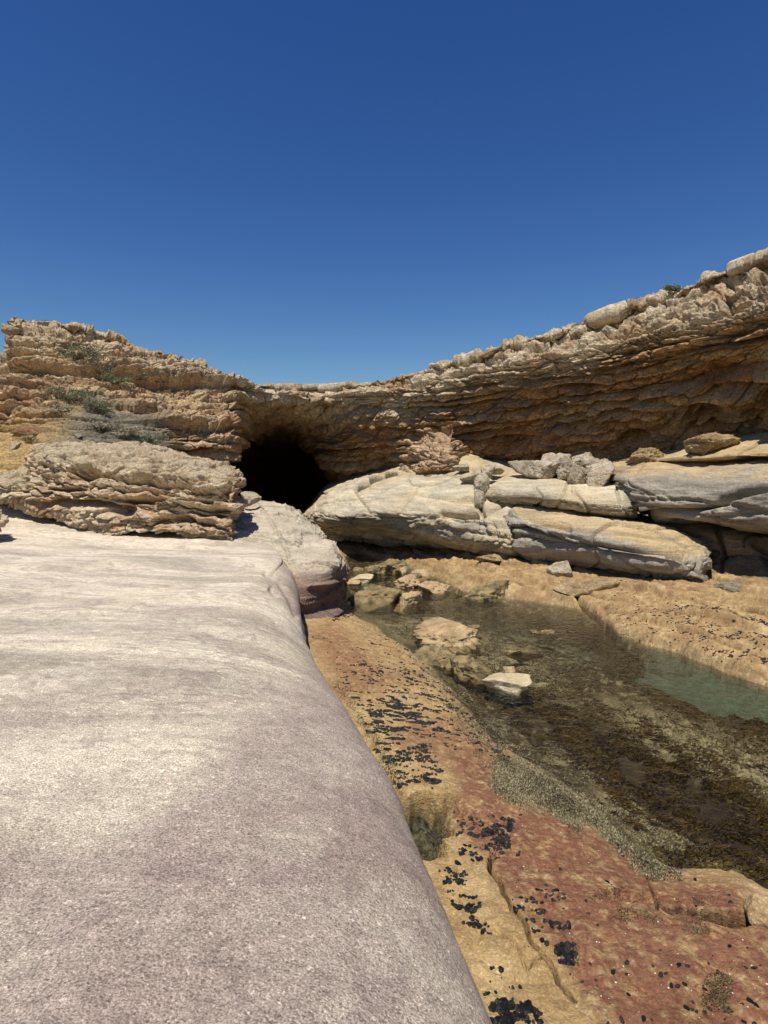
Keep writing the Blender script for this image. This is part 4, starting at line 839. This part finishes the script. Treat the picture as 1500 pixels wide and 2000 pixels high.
# ================================================================== PLANTS
M_LEAF_G = plain_mat('coast_shrub_leaf', srgb(134, 138, 100), 0.8, 0.4, 5.0)
M_LEAF_D = plain_mat('dry_shrub_leaf', srgb(176, 164, 134), 0.85, 0.4, 5.0)
M_TWIG = plain_mat('dry_twig', srgb(110, 96, 78), 0.9, 0.3, 8.0)
from mathutils.bvhtree import BVHTree
def cliff_hit(px_, py_):
    o = Vector((0, 0, EYE)); v = Vector(P(px_, py_, 10.0)) - o
    r = cliff_bvh.ray_cast(o, v.normalized())
    return r[0]
me = cliff.data
_co = np.empty(len(me.vertices) * 3, np.float32); me.vertices.foreach_get('co', _co); _co = _co.reshape(2300, 520, 3)[::6, ::3]
cliff_bvh = BVHTree.FromPolygons(_co.reshape(-1, 3).tolist(), grid_faces(_co.shape[0], _co.shape[1]).tolist())
def shrub(cx, cy, wpx, hpx, label, seed, dry=0.0, n=900, dfix=None):
    rs = np.random.RandomState(seed)
    hit = cliff_hit(cx, cy + hpx * 0.35) if dfix is None else Vector(P(cx, cy + hpx * 0.4, dfix))
    if hit is None: hit = Vector(P(cx, cy + hpx * 0.3, 22))
    d = hit.y; w = wpx * d / F_PX; h = hpx * d / F_PX
    e = bpy.data.objects.new('shrub', None); COL.objects.link(e); e.location = hit; tag(e, label, 'shrub', 'shrubs on the cliff')
    # leaves in uneven clumps
    V = []; Fs = []
    nc = 14
    ctr = np.stack([rs.uniform(-.45, .45, nc) * w, rs.uniform(-.3, .3, nc) * w * 0.6, rs.uniform(0.15, 0.75, nc) * h], -1)
    rad = rs.uniform(0.12, 0.25, nc)[:, None] * np.array([w, w * 0.6, h * 0.9])
    ci = rs.randint(0, nc, n)
    p = ctr[ci] + rs.normal(size=(n, 3)) * rad[ci] * 0.6
    p[:, 2] = np.maximum(p[:, 2], -0.1 * h)
    s = rs.uniform(0.02, 0.05, n) * (1.0 if wpx > 20 else 0.7)
    a = rs.normal(size=(n, 3)); a /= np.linalg.norm(a, axis=1)[:, None]; b2 = np.cross(a, rs.normal(size=(n, 3))); b2 /= np.linalg.norm(b2, axis=1)[:, None]
    V = np.stack([p - a * s[:, None], p + b2 * s[:, None] * 0.35, p + a * s[:, None], p - b2 * s[:, None] * 0.35], 1).reshape(-1, 3)
    Fq = np.arange(4 * n).reshape(-1, 4)
    mesh_np('foliage', V, Fq, M_LEAF_D if dry > 0.5 else M_LEAF_G, parent=e, smooth=False)
    # twigs
    V = []; Fq = []
    for k in range(nc * 2):
        a0 = np.array([rs.uniform(-.12, .12) * w, rs.uniform(-.1, .1) * w, -0.05 * h]); b0 = ctr[k % nc] + rs.normal(size=3) * rad[k % nc] * 0.7
        mid = (a0 + b0) / 2 + rs.normal(size=3) * 0.05 * w
        r = 0.012; base = len(V)
        for q, rr in ((a0, r), (mid, r * 0.7), (b0, r * 0.3)):
            V += [q + np.array([rr, 0, 0]), q + np.array([-rr * .5, rr * .87, 0]), q + np.array([-rr * .5, -rr * .87, 0])]
        for g_ in (0, 3):
            for j in range(3): Fq.append((base + g_ + j, base + g_ + (j + 1) % 3, base + g_ + 3 + (j + 1) % 3, base + g_ + 3 + j))
    mesh_np('stem', np.array(V), Fq, M_TWIG, parent=e)
SH = [(150, 690, 70, 36, 'grey green shrub below the left clifftop knob', .2, 1500), (200, 715, 66, 40, 'pale dry shrub hanging right of the grey green one', 1, 1400), (225, 740, 50, 26, 'small dark shrub low in the upper left gully', .2, 700), (130, 772, 90, 30, 'bright green mat shrub on the left ledge', 0, 2200), (185, 795, 60, 30, 'green shrub at the right end of the green mat', 0, 1200),
      (105, 800, 60, 22, 'grey dry shrub below the green mat', 1, 900), (200, 832, 70, 22, 'low dry shrub on the grey scree', 1, 900), (250, 845, 60, 22, 'dry shrub on the scree above the big boulder', 1, 900), (300, 862, 44, 30, 'grey green shrub behind the top of the big boulder', .2, 900), (330, 885, 34, 24, 'small shrub right of the others behind the big boulder', .2, 500), (60, 855, 30, 10, 'tiny dry tuft on the orange sand', 1, 200),
      (270, 735, 40, 18, 'small dry shrub on the left cliff ledges', 1, 400)]
for i, (a, b_, w, h, lab, dry, n) in enumerate(SH): shrub(a, b_, w, h, lab, 200 + i, dry, n)
shrub(88, 631, 30, 12, 'tiny dry tuft on top of the left clifftop knob', 230, 1, 350, dfix=24.2)
shrub(350, 699, 20, 8, 'tiny tuft on the left cliff rim', 231, 1, 200, dfix=26)
shrub(1318, 562, 44, 14, 'grey green shrub on the right cliff rim', 232, .2, 600, dfix=18.9)
shrub(1497, 500, 20, 14, 'dark shrub on the rim at the right edge', 233, .2, 300, dfix=16.6)
# rocks lodged on the left cliff slope
LR = [(62, 846, 30, 18, 20.5, 'rust brown rock half buried in the orange sand', RUST), (30, 872, 20, 8, 20.2, 'little pale rock on the orange sand at the left', PALE_R), (150, 852, 14, 8, 20.2, 'tiny pale stone on the grey scree', PALE_R)]
for i, (a, b_, w, h, d, lab, cc) in enumerate(LR):
    d = cliff_hit(a, b_ - 2).y - 0.05
    loose_rock('rock', a, b_, w, h, d, lab, 170 + i, cc, sub=4, rotz=i, sink=0.5)

def grass_tuft(cx, cy, w, h, d, label, seed):
    rs = np.random.RandomState(seed); n = 260
    b0 = P(cx, cy, d); s = d / F_PX
    V = []; 
    for k in range(n):
        q = np.array([rs.uniform(-.5, .5) * w * s, rs.uniform(-.3, .3) * w * s, 0]); t = q + np.array([rs.normal() * 0.08, rs.normal() * 0.08, rs.uniform(.4, 1) * h * s])
        r = np.array([0.008, 0.004, 0]); V += [q - r, q + r, t]
    o = mesh_np('grass_tuft', np.array(V), np.arange(3 * n).reshape(-1, 3), M_LEAF_D, origin=(0, 0, 0), smooth=False); o.location = b0
    tag(o, label, 'grass tuft', 'dry grass tufts on the outcrop')
grass_tuft(712, 962, 24, 20, 25.6, 'dry grass tuft leftmost on top of the white outcrop', 1)
grass_tuft(735, 945, 26, 22, 26.0, 'dry grass tuft in the middle of the three on the outcrop', 2)
grass_tuft(765, 935, 24, 18, 26.0, 'dry grass tuft rightmost of the three on the outcrop', 3)

# ================================================================== MUSSELS, SHELLS, WEED
def on_floor(px_, py_, it=5):
    z = np.full(px_.shape, -1.25)
    for _ in range(it):
        d = (EYE - z) * F_PX / (py_ - HZ); x = (px_ - 750) / F_PX * d
        z = floor_z(x, d)
    return x, d, z
rs = np.random.RandomState(99)
MZ = [  # polygon, how many tries, density
    ([(650, 1290), (760, 1300), (850, 1320), (930, 1400), (900, 1440), (800, 1440), (740, 1480), (700, 1400)], 13000, 0.16),
    ([(690, 1370), (790, 1360), (850, 1400), (830, 1440), (750, 1450)], 5000, 0.08),
    ([(720, 1225), (820, 1270), (880, 1350), (960, 1440), (1010, 1480), (960, 1500), (860, 1420), (760, 1310), (690, 1260)], 8000, 0.26),
    ([(600, 1240), (700, 1250), (740, 1320), (680, 1330)], 1400, 0.3), ([(745, 1470), (840, 1450), (870, 1520), (830, 1550), (770, 1540)], 1400, -0.05),
    ([(840, 1420), (960, 1440), (1000, 1480), (880, 1470)], 420, 0.1),
    ([(885, 1600), (1000, 1590), (1010, 1640), (970, 1680), (900, 1680)], 1000, -0.05), ([(850, 1690), (900, 1680), (940, 1770), (960, 1830), (900, 1800)], 600, 0.0),
    ([(1000, 1730), (1100, 1740), (1120, 1800), (1080, 1860), (1000, 1800)], 420, 0.1), ([(1070, 1820), (1130, 1840), (1120, 1890), (1080, 1880)], 380, 0.05),
    ([(950, 1950), (1060, 1970), (1060, 2000), (960, 2000)], 300, 0.12), ([(940, 1880), (1010, 1900), (1030, 1960), (950, 1960)], 160, 0.05),
    ([(1080, 1880), (1500, 1860), (1500, 2000), (1160, 2000)], 220, 0.1), ([(870, 1560), (1200, 1600), (1500, 1800), (1500, 1900), (1000, 1850), (860, 1650)], 160, 0.1),
    ([(1180, 1200), (1320, 1190), (1500, 1230), (1500, 1320), (1330, 1265), (1220, 1235)], 9000, 0.10), ([(1060, 1130), (1300, 1160), (1500, 1200), (1500, 1240), (1200, 1200)], 4500, 0.27), ([(640, 1180), (690, 1172), (700, 1200), (650, 1215)], 500, -0.3), ([(900, 1120), (1100, 1150), (1120, 1175), (960, 1150)], 300, 0.2)]
MX = []; MY = []
for poly, n, thr in MZ:
    xs = [p_[0] for p_ in poly]; ys = [p_[1] for p_ in poly]
    a = rs.uniform(min(xs), max(xs), n * 3); b_ = rs.uniform(min(ys), max(ys), n * 3)
    ok = inside(a, b_, poly); a = a[ok][:n]; b_ = b_[ok][:n]
    MX.append(np.stack([a, b_, np.full(len(a), thr)], -1))
MM = np.concatenate(MX)
x, y, z = on_floor(MM[:, 0], MM[:, 1])
Xm = np.stack([x, y, z * 0], -1)
dens = noise(Xm * np.array([0.8, 1.7, 1]), 2.2, 3.0) * 0.22 + noise(Xm * np.array([0.6, 1.8, 1]), 6.5, 5.0) * 0.6 + noise(Xm * np.array([0.6, 2.0, 1]), 14.0, 8.0) * 0.7 - 0.12
ok = (dens > MM[:, 2]) & (z > ZW + 0.01) & (np.interp(y, SE_D, SE_X) < x - 0.06)
x, y, z = x[ok], y[ok], z[ok]
dist = np.sqrt(x**2 + y**2 + (EYE - z)**2)
size = np.exp(rs.normal(size=len(x)) * 0.35) * np.where(y > 12, 0.0125, np.where(y > 6, 0.0118, 0.0110))
size = np.minimum(size, 0.034)
order = np.argsort(-(size / dist))
M_MUS = plain_mat('black_mussel_shell', (0.016, 0.014, 0.013), 0.55, 0.9, 70.0, 0.22, bump=0.006)
V0, F0 = ICO[2]
def mussel_shape(sd_):
    r_ = np.random.RandomState(sd_); B = V0.copy()
    B = B * (1 + 0.22 * noise(V0, 1.7, sd_ * 5.0))[:, None]
    B[:, 0] *= 1.0; B[:, 1] *= 0.62 * (1 - 0.35 * V0[:, 0]); B[:, 2] *= 0.5
    return B
shapes = [mussel_shape(k) for k in range(6)]
protos = []
GROUPM = 'black mussels clinging to the tidal shelf'
for j, idx in enumerate(order[:300]):
    k = j % 6
    if j < 6:
        o = mesh_np('mussel', shapes[k], F0, M_MUS, origin=(0, 0, 0)); protos.append(o)
    else:
        o = protos[k].copy(); COL.objects.link(o)
    o.location = (x[idx], y[idx], z[idx] + size[idx] * 0.15); o.scale = (size[idx] * 0.95,) * 3; o.rotation_euler = (rs.uniform(-.3, .3), rs.uniform(-.3, .3), rs.uniform(0, 6.28))
    tag(o, 'black mussel clinging to the red and tan shelf beside the slab', 'mussel', GROUPM)
rest = order[300:]
Vs = []; Fs = []; base = 0
for k in range(6):
    ii = rest[k::6]; n = len(ii)
    ang = rs.uniform(0, 6.28, n) * 0.35 + 0.0; ca, sa = np.cos(ang), np.sin(ang)
    B = shapes[k][None] * (size[ii] * rs.uniform(0.8, 1.5, n))[:, None, None]
    Rx = B[..., 0] * ca[:, None] - B[..., 1] * sa[:, None]; Ry = B[..., 0] * sa[:, None] + B[..., 1] * ca[:, None]
    Vv = np.stack([Rx + x[ii][:, None], Ry + y[ii][:, None], B[..., 2] + z[ii][:, None] + size[ii][:, None] * 0.1], -1)
    Vs.append(Vv.reshape(-1, 3)); Fs.append((F0[None] + (np.arange(n) * len(V0))[:, None, None]).reshape(-1, 3) + base); base += n * len(V0)
mb = mesh_np('mussel_bed', np.concatenate(Vs), np.concatenate(Fs), M_MUS)
tag(mb, 'bed of small black mussels spread over the tan tidal shelf', 'mussel bed', GROUPM, 'stuff')
# white periwinkles
M_SHELL = plain_mat('bleached_shell', srgb(236, 226, 200), 0.6, 0.2, 40.0, 0.3)
a = rs.uniform(880, 1500, 900); b_ = rs.uniform(1520, 2000, 900)
ok = inside(a, b_, REDS[3]); a, b_ = a[ok][:260], b_[ok][:260]
sx, sy, sz_ = on_floor(a, b_)
ok = (sz_ > ZW + 0.03); sx, sy, sz_ = sx[ok], sy[ok], sz_[ok]
V1 = ICO[2][0] * (1 + 0.15 * noise(V0, 1.5, 4.0))[:, None] * np.array([1, .8, .7])
sp = None
for k in range(min(90, len(sx))):
    if sp is None: o = sp = mesh_np('sea_snail', V1, F0, M_SHELL, origin=(0, 0, 0))
    else: o = sp.copy(); COL.objects.link(o)
    s = 0.0025 + 0.004 * rs.rand()**2
    o.location = (sx[k], sy[k], sz_[k] + s * 0.4); o.scale = (s, s, s); o.rotation_euler = (0, 0, rs.uniform(0, 6))
    tag(o, 'tiny white sea snail on the reddish part of the shelf', 'sea snail', 'white sea snails on the red rock')
# branching crust algae and seaweed: masses of little fronds
def fronds(name, poly_list, n, length, wid, colsel, label, cat, seed, under, flow=(0.8, -0.5), lift=0.5, thr=-0.2, keepout=None):
    r_ = np.random.RandomState(seed)
    AX = []; tot = sum(w for _, w in poly_list)
    for poly, w in poly_list:
        xs = [p_[0] for p_ in poly]; ys = [p_[1] for p_ in poly]; m_ = int(n * w / tot)
        a = r_.uniform(min(xs), max(xs), m_ * 4); b_ = r_.uniform(min(ys), max(ys), m_ * 4)
        ja = 16 * np.sin(a * 0.11 + b_ * 0.07) * np.sin(b_ * 0.13 + 1.7) + r_.normal(size=len(a)) * 7; jb = 12 * np.sin(a * 0.09 - b_ * 0.08 + 2.0) + r_.normal(size=len(a)) * 6
        ok = inside(a + ja, b_ + jb, poly); AX.append(np.stack([a[ok][:m_], b_[ok][:m_]], -1))
    Q = np.concatenate(AX)
    x, y, z = on_floor(Q[:, 0], Q[:, 1])
    X = np.stack([x, y, z * 0], -1)
    dn = fbm(X * np.array([1, 1, 1]), 2.2, 3, off=seed * 1.0)
    ok = dn > thr
    ok &= (zone(x, y, GREEN, 0.12, 0.25 * dn) < 0.4)
    if under: ok &= z < ZW - 0.06
    else: ok &= z > ZW - 0.10
    x, y, z, X, dn = x[ok], y[ok], z[ok], X[ok], dn[ok]; n = len(x)
    fl = np.array(flow)[None] + 0.9 * np.stack([noise(X, 1.3, 5.0), noise(X, 1.3, 9.0)], -1) + 0.5 * r_.normal(size=(n, 2))
    L_ = length * r_.uniform(0.5, 1.5, n)
    dirv = np.stack([fl[:, 0], fl[:, 1], lift * r_.uniform(0.3, 1.6, n)], -1); dirv /= np.linalg.norm(dirv, axis=1)[:, None]
    sdv = np.cross(dirv, r_.normal(size=(n, 3))); sdv /= np.linalg.norm(sdv, axis=1)[:, None]
    p0 = np.stack([x, y, z - 0.005], -1); p1 = p0 + dirv * (L_ * 0.5)[:, None]; p2 = p0 + dirv * L_[:, None]; p2[:, 2] -= 0.15 * L_
    top = ZW - 0.015 if under else 99
    p1[:, 2] = np.minimum(p1[:, 2], top); p2[:, 2] = np.minimum(p2[:, 2], top)
    w_ = (wid * r_.uniform(0.6, 1.4, n))[:, None]
    V = np.stack([p0, p1 - sdv * w_, p2, p1 + sdv * w_], 1)
    c0, c1 = colsel
    cc = mix(c0, c1, np.clip(0.5 + 1.1 * dn + 0.35 * r_.normal(size=n), 0, 1))
    o = mesh_np(name, V.reshape(-1, 3), np.arange(4 * n).reshape(-1, 4), M_FROND, np.repeat(cc, 4, axis=0), smooth=False)
    return tag(o, label, cat, None, 'stuff')
M_FROND = col_mat('seaweed_frond', 0.6, 0.3, (30.0, 0.3))
fronds('coralline_algae', [(CR, 3), ([(870, 1370), (930, 1400), (1010, 1480), (980, 1500), (920, 1440)], 1.0), ([(1230, 1650), (1330, 1690), (1320, 1720), (1240, 1700)], 1), ([(640, 1320), (668, 1330), (745, 1440), (792, 1540), (768, 1545), (700, 1430)], 0.8), ([(690, 1200), (760, 1240), (860, 1310), (930, 1400), (900, 1400), (800, 1290), (700, 1225)], 1)], 34000, 0.022, 0.005,
       (srgb(74, 66, 42), srgb(196, 182, 140)), 'crust of pale olive coralline algae along the edge of the pool', 'algae', 5, False, (0, 0), 1.2, -0.5)
fronds('coralline_algae', [([(780, 1560), (870, 1565), (885, 1600), (860, 1680), (830, 1690), (790, 1610)], 3), ([(1150, 1735), (1230, 1740), (1300, 1790), (1240, 1805), (1180, 1775)], 1), ([(1310, 1780), (1400, 1790), (1440, 1825), (1350, 1825)], 1), ([(1370, 1900), (1430, 1910), (1430, 1985), (1380, 1970)], 1), ([(1110, 1830), (1130, 1860), (1100, 1890)], .3)], 15000, 0.013, 0.0035,
       (srgb(60, 54, 34), srgb(150, 140, 100)), 'grey green algae tufts in the small hollows of the shelf', 'algae', 6, False, (0, 0), 1.2, -0.3)
fronds('seaweed', [(DARK_PX[0], 5), (DARK_PX[1], 3), (DARK_PX[2], 1.2), ([(960, 1290), (1200, 1370), (1400, 1500), (1500, 1560), (1500, 1700), (1200, 1560), (1020, 1420), (900, 1350)], 3), ([(1150, 1560), (1350, 1650), (1500, 1700), (1500, 1740), (1350, 1700)], 1.5)], 150000, 0.06, 0.0065,
       (srgb(40, 28, 14), srgb(124, 98, 40)), 'swaying mass of brown and olive seaweed under the water', 'seaweed', 7, True, (0.8, -0.55), 0.55, -0.15)
fronds('seaweed', [([(720, 1190), (1000, 1180), (1150, 1250), (1250, 1330), (1100, 1350), (950, 1280), (800, 1250)], 5), ([(700, 1190), (980, 1175), (1200, 1250), (1330, 1300), (1240, 1320), (1050, 1260), (800, 1220)], 4), (PALE_PX[0], 1.5), ([(1040, 1240), (1300, 1380), (1500, 1480), (1500, 1430), (1250, 1320)], 2)], 75000, 0.05, 0.0065,
       (srgb(44, 34, 20), srgb(122, 104, 62)), 'thin short brown seaweed on the pale stones of the pool bed', 'seaweed', 8, True, (0.8, -0.5), 0.4, -0.12)
fronds('coralline_algae', [(PALE_PX[0], 3), (PALE_PX[1], 1.5), ([(1000, 1440), (1150, 1500), (1260, 1580), (1450, 1700), (1330, 1700), (1200, 1620), (1040, 1500)], 4), ([(830, 1300), (900, 1350), (1000, 1440), (1060, 1500), (1000, 1480), (900, 1400)], 1.5)], 60000, 0.022, 0.006,
       (srgb(92, 82, 56), srgb(222, 206, 166)), 'pale crusted algae on the shallow stones under the water', 'algae', 12, True, (0.3, -0.2), 0.9, -0.15)
print('done building')
